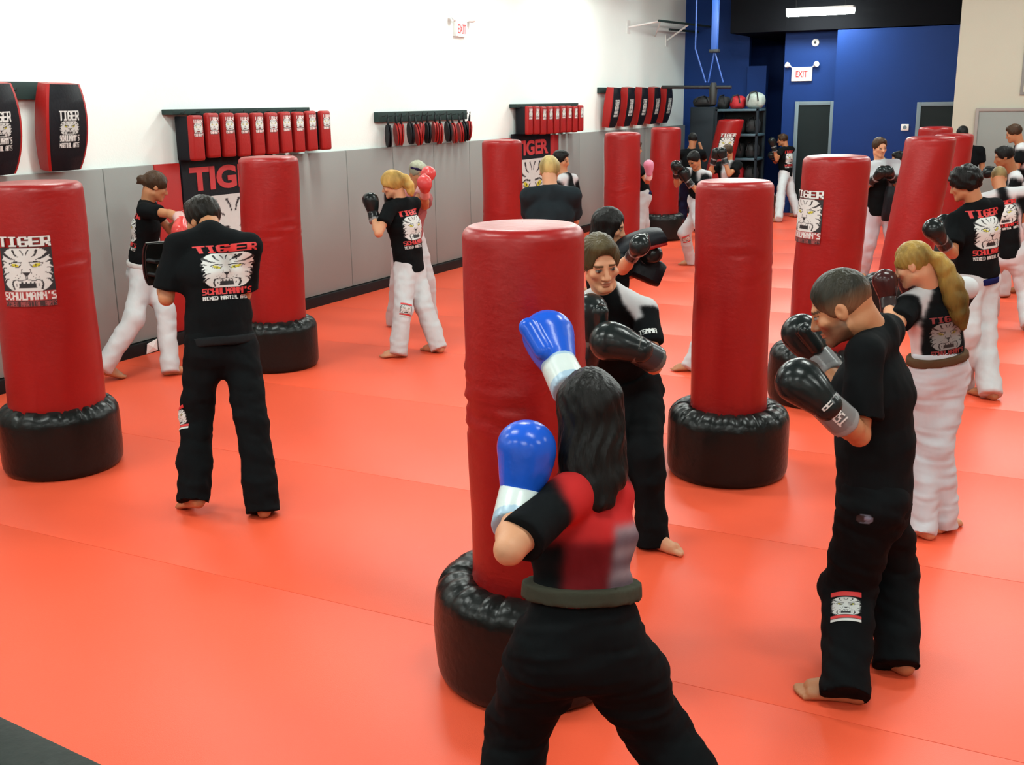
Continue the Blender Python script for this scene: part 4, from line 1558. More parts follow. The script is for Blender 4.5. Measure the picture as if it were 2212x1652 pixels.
    F.cone(N - u * 0.035 * s, N - nd * 0.004 * s, .078 * s, .072 * s, .03, planes=[(N + nd * .016 * s, nd)])
    V, Q = F.mesh(1)
    Nn = vnormals(V, Q)
    fold = sin_noise(V * np.array([1, 1, 1.4]), 15, sd_ + 9) * amp * .9 + sin_noise(V * np.array([1, 1, 2.2]), 30, sd_ + 12) * amp * .4
    calm = np.clip(((N - V) @ u) / (.16 * s) - .2, .15, 1)
    V = V + Nn * (fold * calm)[:, None]
    cols = np.tile(sc_, (len(V), 1))
    loc = np.stack([(V - P) @ rc, (V - P) @ fc, (V - P) @ u], -1)
    lx, lz = np.abs(loc[:, 0]) / s, loc[:, 2] / T
    arm = np.zeros(len(V))
    for sd in ('L', 'R'):
        sh, el = J['sh' + sd], J['el' + sd]
        d = unit(el - sh)
        t = (V - sh) @ d
        rr = np.linalg.norm(V - sh - t[:, None] * d, axis=1)
        arm = np.maximum(arm, ((t > 0.005 * s) & (rr < .10 * s) & ((lx > .12) | (t > .06 * s))) * 1.0)
    style = sp.get('style', 'tee')
    if style == 'rash':
        inner = .052 + (1.0 - lz).clip(0, 1) * .24
        yoke = (lx > inner) & (lz > .46) & (arm < .5)
        cols[yoke] = WHITE_C
        if sp.get('side_white'):
            cols[(lx > .128) & (lz <= .62) & (arm < .5)] = (.62, .52, .52)
    elif style == 'redblack':
        cols[(lz > .66) & (arm < .5)] = (.42, .02, .02)
        cols[(lz <= .66) & (loc[:, 0] > -.09) & (loc[:, 0] < .05) & (arm < .5)] = (.13, .008, .010)
        gr = (loc[:, 0] > .045 + .04 * (lz - .4)) & (lz < .74) & (arm < .5)
        cols[gr] = (.10, .065, .08)
        cols[gr & (np.sin(loc[:, 2] * 95) > .2)] = (.24, .19, .21)
    elif style == 'whitefront':
        cols[(lx < .055 + .05 * (lz - .5)) & (loc[:, 1] > 0) & (arm < .5)] = WHITE_C
    elif style == 'greytop':
        cols[(lz > .72)] = (.40, .42, .44)
        cols[(loc[:, 0] < -.05) & (lz > .40) & (arm < .5)] = (.30, .28, .30)
    elif style == 'whiteyoke':
        cols[(lz > .70) & (arm < .5)] = WHITE_C
    for _ in range(9 if style == 'redblack' else 2):
        E2 = np.concatenate([Q[:, [0, 1]], Q[:, [1, 2]], Q[:, [2, 3]], Q[:, [3, 0]]])
        n_ = np.bincount(E2[:, 0], minlength=len(V)) + np.bincount(E2[:, 1], minlength=len(V))
        S_ = np.stack([np.bincount(E2[:, 0], cols[E2[:, 1], d_], len(V)) + np.bincount(E2[:, 1], cols[E2[:, 0], d_], len(V)) for d_ in range(3)], -1)
        cols = .5 * cols + .5 * S_ / np.maximum(n_, 1)[:, None]
    shirt = link('shirt', np_mesh('shirt', V - root_loc, Q, True, cols), M['cloth'], root)
    bvh = None

    def project(name, kind, org, ux, uz, w, hgt, nx, ny, direction, parent, VQ, dim=1.0, reach=0.5):
        bv = BVHTree.FromPolygons([Vector(v) for v in VQ[0]], [tuple(int(i) for i in f) for f in VQ[1]])
        im, mk = emblem(kind, nx, ny)
        im = im * dim
        pts_ = np.full((ny + 1, nx + 1, 3), np.nan)
        dv = Vector(direction)
        for j in range(ny + 1):
            for i in range(nx + 1):
                if not mk[max(j - 1, 0):j + 2, max(i - 1, 0):i + 2].any():
                    continue
                o_ = org + ux * (i / nx - .5) * w + uz * (j / ny - .5) * hgt - direction * reach
                hit = bv.ray_cast(Vector(o_), dv, reach * 2)
                if hit[0] is not None:
                    pts_[j, i] = np.array(hit[0]) - np.asarray(direction) * 0.0035 - root_loc
        me = patch_mesh(name, pts_, im, mk)
        if me is not None:
            link(name, me, M['print'], parent)
    if sp.get('back_print'):
        w, hh = sp.get('print_size', (.27, .34))
        det = max(int(700 / dist), 20)
        nx = min(det, 84)
        project('print', 'shirt', P + u * T * sp.get('print_z', .60), -rc if False else rc, u, w * s, hh * s, nx, int(nx * 1.25), fc, shirt, (V, Q), dim=sp.get('print_dim', 1.0))
    if sp.get('sleeve_text'):
        sd = sp['sleeve_text']
        sh, el = J['sh' + sd], J['el' + sd]
        d = unit(el - sh)
        view = unit((sh - C0) - ((sh - C0) @ d) * d)
        side = np.cross(view, -d)
        project('sleeve_print', 'text:TSMMA', sh + (el - sh) * .48, side, -d, .085 * s, .026 * s, 40, 12, view, shirt, (V, Q), reach=.3)
    if sp.get('leg_patch'):
        sd, tpos, off = sp['leg_patch']
        kn, an, hip = J['kn' + sd], J['an' + sd], J['hip' + sd]
        c_ = kn + (an - kn) * tpos
        d = unit(an - kn)
        bear = math.atan2(c_[0] - C0[0], c_[1] - C0[1])
        view = az_dir(bear + math.radians(off))
        view = unit(view - (view @ d) * d)
        project('leg_print', 'patch', c_, np.cross(view, -d), -d, .115 * s, .125 * s, 40, 44, view, root.children[1], pants_VQ, reach=.3)

    if sp.get('pocket_logo'):
        px = sp['pocket_logo']
        d = unit(ray(px[0], px[1]))
        c_ = C0 + d * ((P - C0) @ d)
        sx_ = unit(np.cross(d, [0, 0, 1.0]))
        project('pocket_print', 'oval', c_, sx_, np.cross(sx_, d), .062, .036, 16, 12, d, root.children[1], pants_VQ, reach=.4)
    # ---- belt
    if sp.get('belt'):
        z_ = sp.get('belt_z', 0.06) * s
        F = Field(P - 0.30, P + 0.34, min(res, .011))
        c0 = P + u * z_
        bi = sp.get('belt_in', .030) * s
        F.econe(c0 - u * .04 * s, c0 + u * .04 * s, (.150 * s * tw + bi, .108 * s * tw + bi), (.146 * s * tw + bi, .106 * s * tw + bi), rp, .01,
                planes=[(c0 + u * .024 * s, u), (c0 - u * .024 * s, -u)])
        V, Q = F.mesh(1)
        if len(V):
            link('belt', np_mesh('belt', V - root_loc, Q, True, np.tile(np.array(sp['belt']), (len(V), 1))), M['cloth'], root)

    # ---- hair
    build_hair(sp, root, root_loc, hl, Mh, hs, rh, hair_c, J)

    # ---- gloves
    gl = sp.get('gloves', ('#', '#'))
    for sd, sg in (('L', -1), ('R', 1)):
        gc = sp.get('glove' + sd, sp.get('glove'))
        if gc is None:
            continue
        el, wr = J['el' + sd], J['wr' + sd]
        g = unit(wr - el)
        gp = sp.get('gl' + sd)
        if gp is not None:
            c_ = on_sphere(gp, wr, 0.125 * s0)
            g = unit(c_ - wr)
        # thumb lies towards the other hand
        oth = J['wr' + ('R' if sd == 'L' else 'L')] - wr
        th = unit((oth if np.linalg.norm(oth) > .05 else rc * -sg) - ((oth) @ g) * g)
        th = unit(th + 0.6 * (u - (u @ g) * g))
        th = unit(th - (th @ g) * g)
        bk = np.cross(g, th)
        gs = s0 * sp.get('glove_s', 1.0)
        Fr = np.array([g, th, bk])
        rg = min(max(0.0014 * dist, 0.006), 0.014)
        F = Field(wr - .30 * gs, wr + .36 * gs, rg)
        F.ell(wr + g * .100 * gs, np.array([.092, .072, .066]) * gs, Fr, .02)
        F.ell(wr + g * .140 * gs + bk * .008 * gs, np.array([.062, .080, .072]) * gs, Fr, .035)
        F.cone(wr + g * .01 * gs, wr + g * .09 * gs, .050 * gs, .060 * gs, .02)
        F.cone(wr + g * .05 * gs + th * .062 * gs, wr + g * .130 * gs + th * .088 * gs, .026 * gs, .029 * gs, .009)
        V, Q = F.mesh(1)
        go = link('boxing_glove', np_mesh('boxing_glove', V - root_loc, Q, True, np.tile(np.array(gc[0]), (len(V), 1))), M['leather'], root)
        F = Field(wr - .22 * gs, wr + .2 * gs, rg)
        fa = unit(unit(wr - el) + 0.35 * g)
        F.cone(wr - fa * .095 * gs, wr + g * .03 * gs, .056 * gs, .053 * gs, .01, planes=[(wr - fa * .095 * gs, -fa), (wr + g * .035 * gs, g)])
        V, Q = F.mesh(1)
        cc = np.tile(np.array(gc[1]), (len(V), 1))
        t_ = (V - wr) @ fa
        if len(gc) > 2:
            cc[(t_ > .004 * gs) | (t_ < -.07 * gs)] = gc[2]
        cuff = link('cuff', np_mesh('cuff', V - root_loc, Q, True, cc), M['leather'], go)
        if sp.get('cuff_text') == sd:
            view = unit((wr - C0) - ((wr - C0) @ g) * g)
            project('cuff_print', 'text:TSMMA', wr - fa * .032 * gs, np.cross(view, np.cross(g, view)) if False else g, np.cross(view, g) * -1, .085 * gs, .040 * gs, 44, 16, view, go, (V, Q), reach=.25)
    if sp.get('strap'):
        pass
    return J


def build_hair(sp, root, root_loc, hl, Mh, hs, rh, hair_c, J):
    st = sp.get('hair', 'short')
    lo = hl(0, 0, 0) - 0.62
    hi = hl(0, 0, 0) + 0.34
    thick = {'buzz': .0045, 'short': .011, 'curly': .026, 'tail': .010, 'long': .013, 'bun': .012}[st]
    thick = sp.get('hair_t', thick)
    if st in ('buzz', 'short', 'curly'):
        lo, hi = hl(0, 0, 0) - 0.20, hl(0, 0, 0) + 0.22
    F = Field(lo, hi, rh * 1.1)
    # cap over the skull, cut along the hairline
    fh = sp.get('hairline', .062)
    a_, b_ = np.array([.050, -.004]), np.array([-.075, -.072 if st in ('buzz', 'short', 'curly') else -.085])
    sl = b_ - a_
    n2 = unit(np.array([sl[1], -sl[0], 0]))[:2]
    nrm = -(n2[0] * Mh[1] + n2[1] * Mh[2])
    if nrm @ Mh[2] > 0:
        nrm = -nrm
    pl = hl(0, a_[0], a_[1])
    F.ell(hl(0, -.014, .030), np.array([.074 + thick, .093 + thick, .085 + thick]) * hs, Mh, .01, planes=[(pl, nrm)])
    ft = fh + .004
    F.ell(hl(0, .100, -.012), np.array([.064, .062, ft + .012]) * hs, Mh, .006, sub=True)
    # side burns and temples
    if st in ('buzz', 'short', 'curly'):
        for sg in (-1, 1):
            F.ell(hl(sg * .066, .012, .016), np.array([.010 + thick * .5, .026, .042]) * hs, Mh, .012)
    else:
        for sg in (-1, 1):
            F.ell(hl(sg * .058, .030, .030), np.array([.020, .048, .040]) * hs, Mh, .015)
    if st == 'short':
        F.ell(hl(0, .046, .084), np.array([.055, .040, .020 + thick]) * hs, Mh, .02)
    chain = None
    if st == 'tail':
        chain = [((0, -.100, .020), .028), ((0, -.128, .000), .034), ((.0, -.140, -.050), .045), ((.0, -.145, -.13), .055), ((.0, -.150, -.22), .056), ((.0, -.150, -.31), .040), ((0, -.150, -.37), .018)]
        chain = sp.get('tail_pts', chain)
    elif st == 'bun':
        F.ell(hl(0, -.125, .010), np.array([.040, .036, .040]) * hs, Mh, .015)
        F.cone(hl(0, -.130, 0), hl(0, -.150, -.035), .025 * hs, .008 * hs, .01)
        F.cone(hl(0, -.130, 0.01), hl(0, -.168, .012), .022 * hs, .006 * hs, .01)
    elif st == 'long':
        L = sp.get('hair_len', .30)
        for sg in (-1, 1):
            F.econe(hl(sg * .055, -.030, .03), hl(sg * .070, -.040, -L * .75), (.045 * hs, .060 * hs), (.035 * hs, .045 * hs), Mh[0], .03)
            if sp.get('front_locks'):
                F.cone(hl(sg * .066, .030, .03), hl(sg * .085, .030, -L * .6), .030 * hs, .024 * hs, .02)
        F.econe(hl(0, -.060, .02), hl(0, -.085, -L), (.075 * hs, .055 * hs), (.060 * hs, .028 * hs), Mh[0], .04)
    if chain is not None:
        for (p0, r0), (p1, r1) in zip(chain[:-1], chain[1:]):
            F.cone(hl(*p0), hl(*p1), r0 * hs, r1 * hs, .02)
    V, Q = F.mesh(1)
    Nn = vnormals(V, Q)
    q = ((V - hl(0, 0, 0)) @ Mh.T) / hs
    if st == 'curly':
        V = V + Nn * (sin_noise(V, 95, 3) * .006)[:, None]
    elif st != 'buzz':
        ang = np.arctan2(q[:, 0], -q[:, 1] + .05)
        V = V + Nn * ((np.sin(ang * 26 + 3 * np.sin(q[:, 2] * 30)) * .0016 + sin_noise(V, 45, 4) * .002))[:, None]
    var = 1 + .22 * sin_noise(q * np.array([60, 40, 9]), 1.0, 6)
    cols = np.tile(hair_c, (len(V), 1)) * np.clip(var, .55, 1.5)[:, None]
    if st == 'tail' and sp.get('tail_dark'):
        cols = cols * (1 - sp['tail_dark'] * np.clip((-.04 - q[:, 2]) / .25, 0, 1))[:, None]
    if sp.get('fade'):
        w = np.clip((.045 - q[:, 2]) / .06, 0, 1)[:, None] * sp['fade']
        cols = cols * (1 - w) + np.array(SKIN[sp.get('skin', 'light')]) * .75 * w
    hair = link('hair', np_mesh('hair', V - root_loc, Q, True, cols), M['hair'], root)
    if st == 'tail':
        F = Field(hl(*chain[1][0]) - .08, hl(*chain[1][0]) + .08, rh)
        d = unit(hl(*chain[1][0]) - hl(*chain[0][0]))
        c = hl(*chain[0][0]) + d * .012
        F.cone(c - d * .01, c + d * .01, .033 * hs, .033 * hs, .005, planes=[(c - d * .009, -d), (c + d * .009, d)])
        V, Q = F.mesh(1)
        if len(V):
            link('hair_tie', np_mesh('hair_tie', V - root_loc, Q, True, np.tile(np.array(sp.get('tie_c', (.02, .02, .02))), (len(V), 1))), M['cloth'], hair)
    if sp.get('headband'):
        F = Field(hl(0, 0, 0) - .16, hl(0, 0, 0) + .16, rh)
        z = Mh[2] * .9 + Mh[1] * -.25
        z = unit(z)
        c = hl(0, -.01, .050)
        F.econe(c - z * .03, c + z * .03, (.080 * hs + .006, .100 * hs + .006), (.078 * hs + .006, .096 * hs + .006), Mh[0], .005, planes=[(c + z * .016, z), (c - z * .016, -z)])
        V, Q = F.mesh(1)
        link('headband', np_mesh('headband', V - root_loc, Q, True, np.tile(np.array(sp['headband']), (len(V), 1))), M['cloth'], root)
# pixel joints: (px, py[, depth offset or 'n'/'f' for near/far of the parent joint]); yaw 0 = facing away from the camera, 90 = to the picture right
GB = ((0.010, 0.013, 0.013), (0.012, 0.013, 0.014), (0.22, 0.22, 0.22))      # black gloves
GRED = ((0.52, 0.05, 0.045), (0.50, 0.30, 0.28))
GBLUE = ((0.012, 0.085, 0.52), (0.52, 0.58, 0.56), (0.30, 0.42, 0.52))
BR_H, BK_H, BL_H = srgb(62, 44, 30), srgb(20, 19, 18), srgb(176, 142, 80)
NAVY = srgb(22, 26, 74)
PEOPLE = [
    dict(label='dark-haired woman in front, back to camera, punching with blue gloves', h=1.66, yaw=-12, yawc=-22, yawh=-10, girth=1.06,
         anL=(1085, 1800), anR=(1590, 1850), pel=(1254, 1385), nk=(1262, 1035, .10), hd=(1272, 880, .16), hpitch=16,
         shL=(1222, 1078, -.02), shR=(1318, 1068, .14), elL=(1100, 1188, 'n'), wrL=(1120, 1082, 'f'), glL=(1146, 950, 'n'), elR=(1262, 890, 'f'), wrR=(1212, 800, 'f'), glR=(1188, 742, 'f'),
         knL=(1118, 1570), knR=(1420, 1580), glove=GBLUE, style='redblack', belt=srgb(58, 58, 48), belt_z=.155, hem=.135, waist=.17, hair='long', hair_len=.29, hair_c=BK_H,
         skin='light', loose=1.26, sleeve=.80, seed=3, glove_s=1.2, front_locks=False, shirt_loose=.012),
    dict(label='shaved-headed man in black T-shirt and trousers with black gloves, at right front', h=1.76, yaw=-88, yawc=-80, yawh=-86, hpitch=28,
         anL=(1828, 1470), anR=(1935, 1405), pel=(1888, 1062), nk=(1893, 716, 0), hd=(1832, 672, -.02), hscale=1.14, glove_s=1.06, pocket_logo=(1868, 1121), ftL=-93, ftR=-60, fine_feet='L',
         elL=(1853, 972, 'n'), wrL=(1792, 882, 'n'), glL=(1722, 815, 'n'), elR=(1822, 870, 'f'), wrR=(1776, 776, 'f'), glR=(1716, 708, 'n'),
         knL=(1830, 1270), knR=(1925, 1230), glove=((.010, .013, .013), (.16, .16, .16), (.22, .22, .22)), hair='buzz', hair_c=srgb(44, 42, 34), skin='mid', stubble=.75, fade=.45, hairline=.066,
         leg_patch=('L', .34, 0), cuff_text='L', head_res=.005, shirt_loose=.034, loose=1.26, flare=.074, seed=11, torso=1.04, sleeve=.80, sleeve_loose=.02, hem=-.06),
    dict(label='young man facing camera in black and white rash guard beside the front bag', h=1.78, yaw=172, yawc=168, yawh=160, hpitch=14, hroll=-6,
         anL=(1408, 1148), anR=(1325, 1105), pel=(1352, 842), nk=(1312, 634, -.28), hd=(1296, 566, -.38), hscale=1.10, ftL=118, ftR=190, fine_feet='L',
         shL=(1392, 672, -.30), elL=(1412, 790, 'n'), wrL=(1388, 758, 'n'), glL=(1330, 738, 'n'), wrR=(1285, 745, -.5), glR=(1272, 690, 'n'),
         knL=(1398, 985), glove=((.012, .016, .016), (.03, .035, .04), (.10, .10, .09)), style='rash', hair='short', hair_c=srgb(72, 62, 40), skin='light', head_res=.005, hairline=.070,
         sleeve_text='L', shirt_loose=.010, sleeve=.62, sleeve_loose=.004, loose=1.05, seed=21, glove_s=1.22),
    dict(label='man in black seen from behind with tiger print, left of centre', h=1.80, yaw=-18, yawc=-26, yawh=-40, hpitch=18,
         anL=(418, 1060, .05), anR=(566, 1080), pel=(478, 742), nk=(454, 504, .10), hd=(438, 472, .26), hscale=1.06,
         shL=(383, 530, .04), shR=(538, 530, .02), elL=(358, 650, 'n'), wrL=(352, 590, 'f'), elR=(526, 636, 'f'), wrR=(470, 590, 'f'),
         knL=(425, 905), knR=(545, 905), hair='short', hair_c=srgb(30, 26, 22), skin='mid', back_print=True, print_size=(.25, .29), print_z=.64,
         shirt_loose=.040, hem=-.01, sleeve=.86, sleeve_loose=.024, loose=1.10, flare=.084, leg_patch=('L', .02, 62), girth=1.03, seed=31, belt=(.012, .013, .014), belt_z=.02, belt_in=.045),
    dict(label='woman with brown bun punching to the right beside the leftmost bag, white trousers', h=1.67, yaw=86, yawc=98, yawh=80, hpitch=22,
         anR=(228, 786, .07), anL=(368, 790), pel=(305, 590), nk=(318, 440, 0), hd=(332, 410, 0), hscale=1.08, ftR=70, ftL=85,
         elR=(368, 462, 'n'), wrR=(392, 476, 'n'), glR=(388, 500, 'n'), knR=(288, 690), knL=(358, 670), wrL=(402, 462, .15), glL=(425, 455, 'f'), gloveR=GRED, gloveL=GRED, pants=WHITE_C, belt=(.48, .47, .46), belt_z=.085, belt_in=.03,
         hair='bun', hair_c=BR_H, skin='mid', back_print=True, loose=1.12, seed=41, hem=.07, shirt_loose=.016),
    dict(label='blonde woman with ponytail in black T-shirt and white trousers by the grey wall pads', h=1.70, yaw=-62, yawc=-52, yawh=-82, hpitch=16,
         anL=(862, 752), anR=(944, 742), pel=(884, 580), nk=(868, 436, 0), hd=(848, 400, 0), knL=(872, 668), knR=(915, 660), ftL=-95,
         elL=(818, 504, 'n'), wrL=(806, 462, 'f'), glL=(800, 424, 'n'), wrR=(842, 450, .22), glR=(846, 420, 'f'), glove=GB, pants=WHITE_C, hair='tail', hair_c=srgb(172, 138, 74), hair_t=.026,
         tail_pts=[((0, -.100, .020), .032), ((.0, -.135, .015), .046), ((.0, -.150, -.05), .048), ((0, -.150, -.11), .036), ((0, -.150, -.15), .016)],
         skin='light', back_print=True, print_size=(.28, .36), leg_patch=('L', .06, -12), loose=1.12, seed=51, shirt_loose=.032, hem=-.02, hem_tilt=.08, tie_c=(.25, .2, .1)),
    dict(label='person with grey hair and dark headband raising red gloves behind the blonde woman', h=1.70, G=(890, 704), yaw=150, yawh=140, hpitch=25,
         nk=(888, 420), hd=(903, 372), elR=None, glove=((.55, .06, .06), (.62, .34, .33)), hair='short', hair_c=srgb(150, 150, 130), headband=srgb(40, 30, 60), skin='mid',
         elL=(918, 445, 'n'), wrL=(918, 412, 'n'), pants=WHITE_C, shirt=(.30, .10, .10), seed=61),
    dict(label='blond man in black polo seen from behind, above the front bag', h=1.78, G=('d', 1188, 9.2), yaw=-8, yawh=10, hpitch=12, hd=(1188, 376, .10), nk=(1190, 412, .02),
         elL=(1146, 478, 'f'), wrL=(1150, 452, 'f'), elR=(1240, 478, 'f'), wrR=(1226, 452, 'f'), shirt=(.014, .020, .024), hair='short', hair_c=srgb(168, 146, 92), skin='light', sleeve=.75,
         seed=71, shirt_loose=.034, girth=1.06),
    dict(label='dark-haired person beside the far TIGER banner, face turned right', h=1.70, G=('d', 1214, 13.0), yaw=120, yawh=110, hpitch=10, hd=(1212, 346), style='rash', hair='short', hair_c=BK_H, skin='mid',
         pants=WHITE_C, glove=GB, guard=.25, reach=.08, seed=81),
    dict(label='long-haired woman holding black pads behind the young man', h=1.64, G=('d', 1312, 6.7), yaw=62, yawh=100, hpitch=14, nk=(1308, 548, 0), hd=(1317, 488, .02), hair='long', hair_len=.27, hair_c=BK_H,
         skin='light', elL=(1362, 590, 'f'), wrL=(1395, 560, 'n'), elR=(1345, 580, 'n'), wrR=(1372, 545, 'n'), front_locks=True, glove=GB, glove_s=.8, sleeve=.95, seed=91, hairline=.058),
    dict(label='woman with long blonde ponytail in black and white rash guard and white trousers, at right', h=1.66, yaw=-42, yawc=-34, yawh=-78, hpitch=24,
         anL=(1994, 1128), anR=(2038, 1116), pel=(2026, 803), nk=(2018, 622, 0), hd=(1975, 572, .0), knL=(2010, 965), knR=(2030, 965),
         shL=(1962, 660, -.02), elL=(1930, 716, 'n'), wrL=(1918, 650, 'f'), glL=(1912, 596, 'f'), wrR=(1968, 640, .3), glR=(1962, 600, 'f'), glove=((.04, .012, .012), (.03, .02, .02)), style='rash', side_white=True, belt=srgb(84, 62, 44), belt_z=.085, belt_in=.033,
         pants=(.49, .49, .52), hair='tail', hair_c=srgb(140, 112, 54), skin='light', hem=.03, back_print=True, print_dim=.3, print_size=(.19, .24), print_z=.46, glove_s=.85, loose=.96, flare=.078, seed=101, shirt_loose=.008,
         tail_pts=[((0, -.098, .004), .030), ((.01, -.125, -.02), .036), ((.02, -.140, -.08), .046), ((.03, -.140, -.17), .058), ((.035, -.135, -.26), .060), ((.035, -.125, -.34), .048), ((.035, -.12, -.41), .024)],
         hair_t=.008, tail_dark=.6, tie_c=srgb(170, 140, 70), ftR=30),
    dict(label='curly-haired man in black T-shirt with blue belt and white trousers, at right', h=1.77, yaw=-58, yawc=-48, yawh=-80, hpitch=18,
         anL=(2078, 818), anR=(2138, 838), pel=(2108, 594), nk=(2110, 442, 0), hd=(2089, 408, .03), knL=(2085, 725), knR=(2125, 728),
         shL=(2062, 478, -.02), elL=(2058, 548, 'n'), wrL=(2034, 520, 'n'), glL=(2018, 495, 'n'), wrR=(2054, 512, .12), glR=(2040, 485, 'n'), glove=GB, pants=WHITE_C, belt=NAVY, belt_z=-.035, belt_in=.046, hair='curly', hair_t=.034, hair_c=BK_H, skin='mid',
         back_print=True, print_size=(.27, .36), shirt_loose=.040, loose=1.12, seed=111, sleeve=.78, sleeve_loose=.02, hem=-.012, girth=1.04),
    dict(label='man with cropped fair hair and white-sided black shirt behind the curly-haired man', h=1.66, G=(2178, 700), yaw=-5, nk=(2164, 416, 0), hd=(2158, 386, .10), pel=(2178, 548), guard=.30, reach=.10, hair='buzz', hair_c=srgb(120, 104, 68), skin='mid',
         style='rash', side_white=True, back_print=True, print_size=(.24, .30), print_z=.66, pants=WHITE_C, loose=1.12, seed=121, stag=.3, hpitch=20),
    dict(label='dark-haired man with white shoulders facing left, at the right edge behind the others', h=1.72, G=('d', 2200, 12.4), yaw=-100, yawh=-95, hpitch=16, hd=(2168, 338), nk=(2190, 375), hair='short', hair_c=BK_H, skin='tan',
         style='rash', pants=WHITE_C, glove=GB, guard=.27, reach=.10, seed=131),
    dict(label='dark-haired man before the grey door at the right picture edge', h=1.80, G=('d', 2208, 15.6), yaw=-95, yawh=-90, hpitch=18, hd=(2190, 288), nk=(2204, 314), hair='short', hair_c=BR_H, skin='mid', style='rash', pants=WHITE_C, glove=GB, guard=.27, reach=.10, seed=141),
    dict(label='person whose dark head shows above the right-hand bags before the cream wall', h=1.80, G=('d', 2075, 17.0), yaw=-10, hd=(2075, 280), hair='short', hair_c=BK_H, skin='mid', pants=WHITE_C, guard=.34, reach=.06, seed=151),
    dict(label='fighter in black T-shirt and white trousers before the door below the exit sign', h=1.70, yaw=-68, yawc=-55, yawh=-85, hpitch=10, anL=(1682, 470), anR=(1722, 460),
         pel=(1697, 378), nk=(1698, 320, 0), hd=(1690, 302, 0), elL=(1678, 345, 'n'), wrL=(1672, 318, 'n'), glL=(1668, 304, 'n'), elR=(1675, 350, 'f'), wrR=(1670, 340, 'n'), glove=GB, pants=WHITE_C, hair='short', hair_c=BR_H, skin='mid',
         back_print=True, seed=161, loose=1.1),
    dict(label='boy in black and white shirt behind the bag with white print, facing camera', h=1.76, G=(1895, 604), yaw=165, yawh=150, hpitch=6, hd=(1900, 318), nk=(1902, 352), style='greytop', hair='short', hair_c=BR_H, skin='light',
         pants=(.48, .48, .53), belt=srgb(90, 100, 150), belt_z=.02, belt_in=.03, glove=GB, guard=.20, seed=171, loose=1.1, shirt_loose=.05, hem=-.08),
    dict(label='person in white trousers squeezed between the boy and the leaning bag', h=1.56, G=('d', 1944, 14.6), yaw=-120, yawh=-110, style='whiteyoke', hair='short', hair_c=BK_H, skin='mid', pants=WHITE_C, glove=GB, seed=181),
    dict(label='dark-haired person in white trousers guarding with black gloves behind the standing bag', h=1.66, yaw=-140, yawh=-140, hpitch=38, anL=(1492, 560), anR=(1540, 590), pel=(1512, 432), nk=(1506, 370, -.1), hd=(1499, 345, -.2), knL=(1478, 505),
         wrL=(1486, 392, -.35), glL=(1478, 372, 'n'), glove=GB, pants=WHITE_C, hair='short', hair_c=BK_H, skin='mid', style='rash', seed=191, loose=1.1, ftL=-100, leg_patch=('L', .12, -10)),
    dict(label='brown-haired person with white shirt front before the leaning bag by the shelves', h=1.62, G=('d', 1572, 17.0), yaw=-150, yawh=-150, hpitch=30, hair='short', hair_c=BR_H, skin='mid', style='whitefront', pants=WHITE_C, glove=GB, seed=201, hd=(1572, 330), nk=(1574, 352)),
    dict(label='person with pink glove between the two bags under the kick shields', h=1.66, G=('d', 1382, 15.6), yaw=80, hpitch=10, hair='short', hair_c=BR_H, skin='light', pants=WHITE_C, gloveR=((.62, .22, .32), (.72, .68, .70)), gloveL=((.62, .22, .32), (.72, .68, .70)),
         nk=(1368, 352), elR=(1399, 393, 'n'), wrR=(1402, 376, 'n'), glR=(1402, 356, 'n'), pel=(1388, 420), wrL=(1375, 362, .15), glL=(1372, 350, 'f'), seed=211, belt=NAVY, belt_z=0),
    dict(label='person all in black behind the slim bag near the locker', h=1.70, G=('d', 1489, 19.3), yaw=10, hair='short', hair_c=BK_H, skin='tan', pants=(.012, .014, .04), seed=221),
    dict(label='person hidden behind the standing bag, one white trouser leg showing at its left', h=1.60, yaw=80, anL=(1492, 782), anR=(1610, 800), pel=(1575, 600), nk=(1590, 470), hd=(1592, 440), hair='short', hair_c=BK_H, skin='mid', pants=WHITE_C, glove=GB, seed=231, ftL=-100),
]
for sp in PEOPLE:
    if sp.get('elR', 1) is None:
        sp.pop('elR')
JOINTS = []
for sp in PEOPLE:
    JOINTS.append(build_person(sp))
bpy.context.view_layer.update()
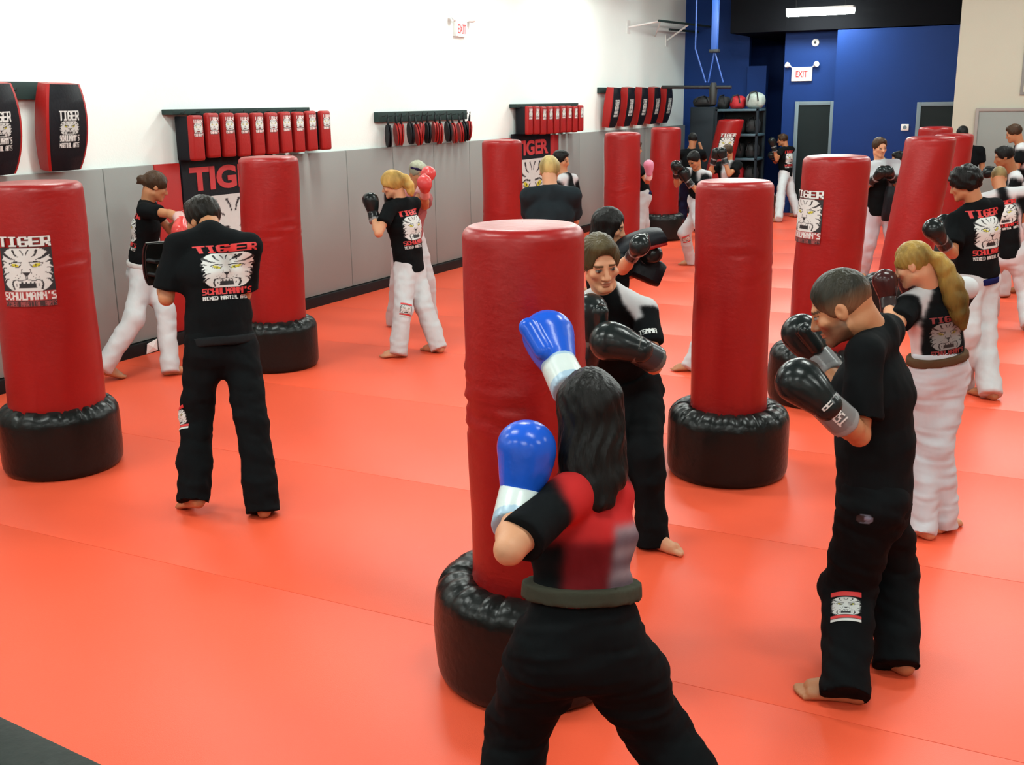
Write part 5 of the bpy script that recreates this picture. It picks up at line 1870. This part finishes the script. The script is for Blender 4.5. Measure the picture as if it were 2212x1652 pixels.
# ------------------------------------------------------------------ hand-held pads
def forearm_pad(label, centre, axis, face, length=0.40, width=0.20, thick=0.10, front='shield_black', back='shield_red'):
    """curved kick pad held on the arm: black striking face, red back with straps"""
    t = thing('thai_pad', label, 'thai pad', tuple(centre))
    a = unit(axis)
    f = unit(np.asarray(face) - (np.asarray(face) @ a) * a)
    w = np.cross(a, f)

    def shell(nm, off0, off1, mat, sc):
        n = 12
        bm = bmesh.new()
        rows = []
        for k in range(n + 1):
            tt = k / n * 2 - 1
            bend = -0.018 * tt * tt
            ring = []
            for (cw, cf) in ((-1, off0), (-1, (off0 + off1) / 2), (-.8, off1), (0, off1 * 1.06), (.8, off1), (1, (off0 + off1) / 2), (1, off0)):
                e = (1 - 0.16 * tt ** 4) * sc
                ring.append(bm.verts.new(Vector(a * tt * length / 2 * sc + w * cw * width / 2 * e + f * (cf * (1 - .2 * tt ** 4) + bend))))
            rows.append(ring)
        m = len(rows[0])
        for i in range(n):
            for k in range(m):
                bm.faces.new((rows[i][k], rows[i][(k + 1) % m], rows[i + 1][(k + 1) % m], rows[i + 1][k]))
        bm.faces.new(rows[0])
        bm.faces.new(rows[-1])
        link(nm, bm_mesh(bm, nm, True, 0.9), mat, t)
    shell('face', thick * .35, thick, M[front], 1.0)
    shell('back', 0.0, thick * .36, M[back], .97)
    for q in (-.22, .1):
        c = a * q * length
        tube('strap', [c - w * width * .4, c - w * width * .3 - f * .06, c + w * width * .3 - f * .06, c + w * width * .4], .014, M['black_plastic'], t, 8)
    return t


# pads of the long-haired woman
pa = at_depth(1384, 532, 6.62)
forearm_pad('black thai pad with red back held up by the long-haired woman', pa, ray(1432, 520) - ray(1330, 548) + np.array([0, 0, 0.004]), np.array([0.10, -0.30, 1.0]), .31, .17, .075)
pb = at_depth(1392, 582, 6.75)
forearm_pad('lower black thai pad held by the long-haired woman', pb, ray(1420, 590) - ray(1350, 560), np.array([0.3, -0.6, 0.3]), .24, .16, .08, 'shield_black', 'shield_red')
# focus mitt on the left hand of the man seen from behind
jm = JOINTS[3]
forearm_pad('grey-black focus mitt on the left hand of the man in black', jm['wrL'] + np.array([-.05, .03, .05]), np.array([.05, 0, 1.0]), unit(np.array([-.9, .35, .1])), .25, .17, .07, 'bag_black', 'bag_black')
# dark shield held low by the boy
ps = at_depth(1926, 440, (JOINTS[17]['P'] - C0) @ FH - .25)
forearm_pad('dark kick pad held low by the boy behind the printed bag', ps, np.array([.08, 0, 1.0]), -FH, .42, .22, .10, 'shield_black', 'shield_black')
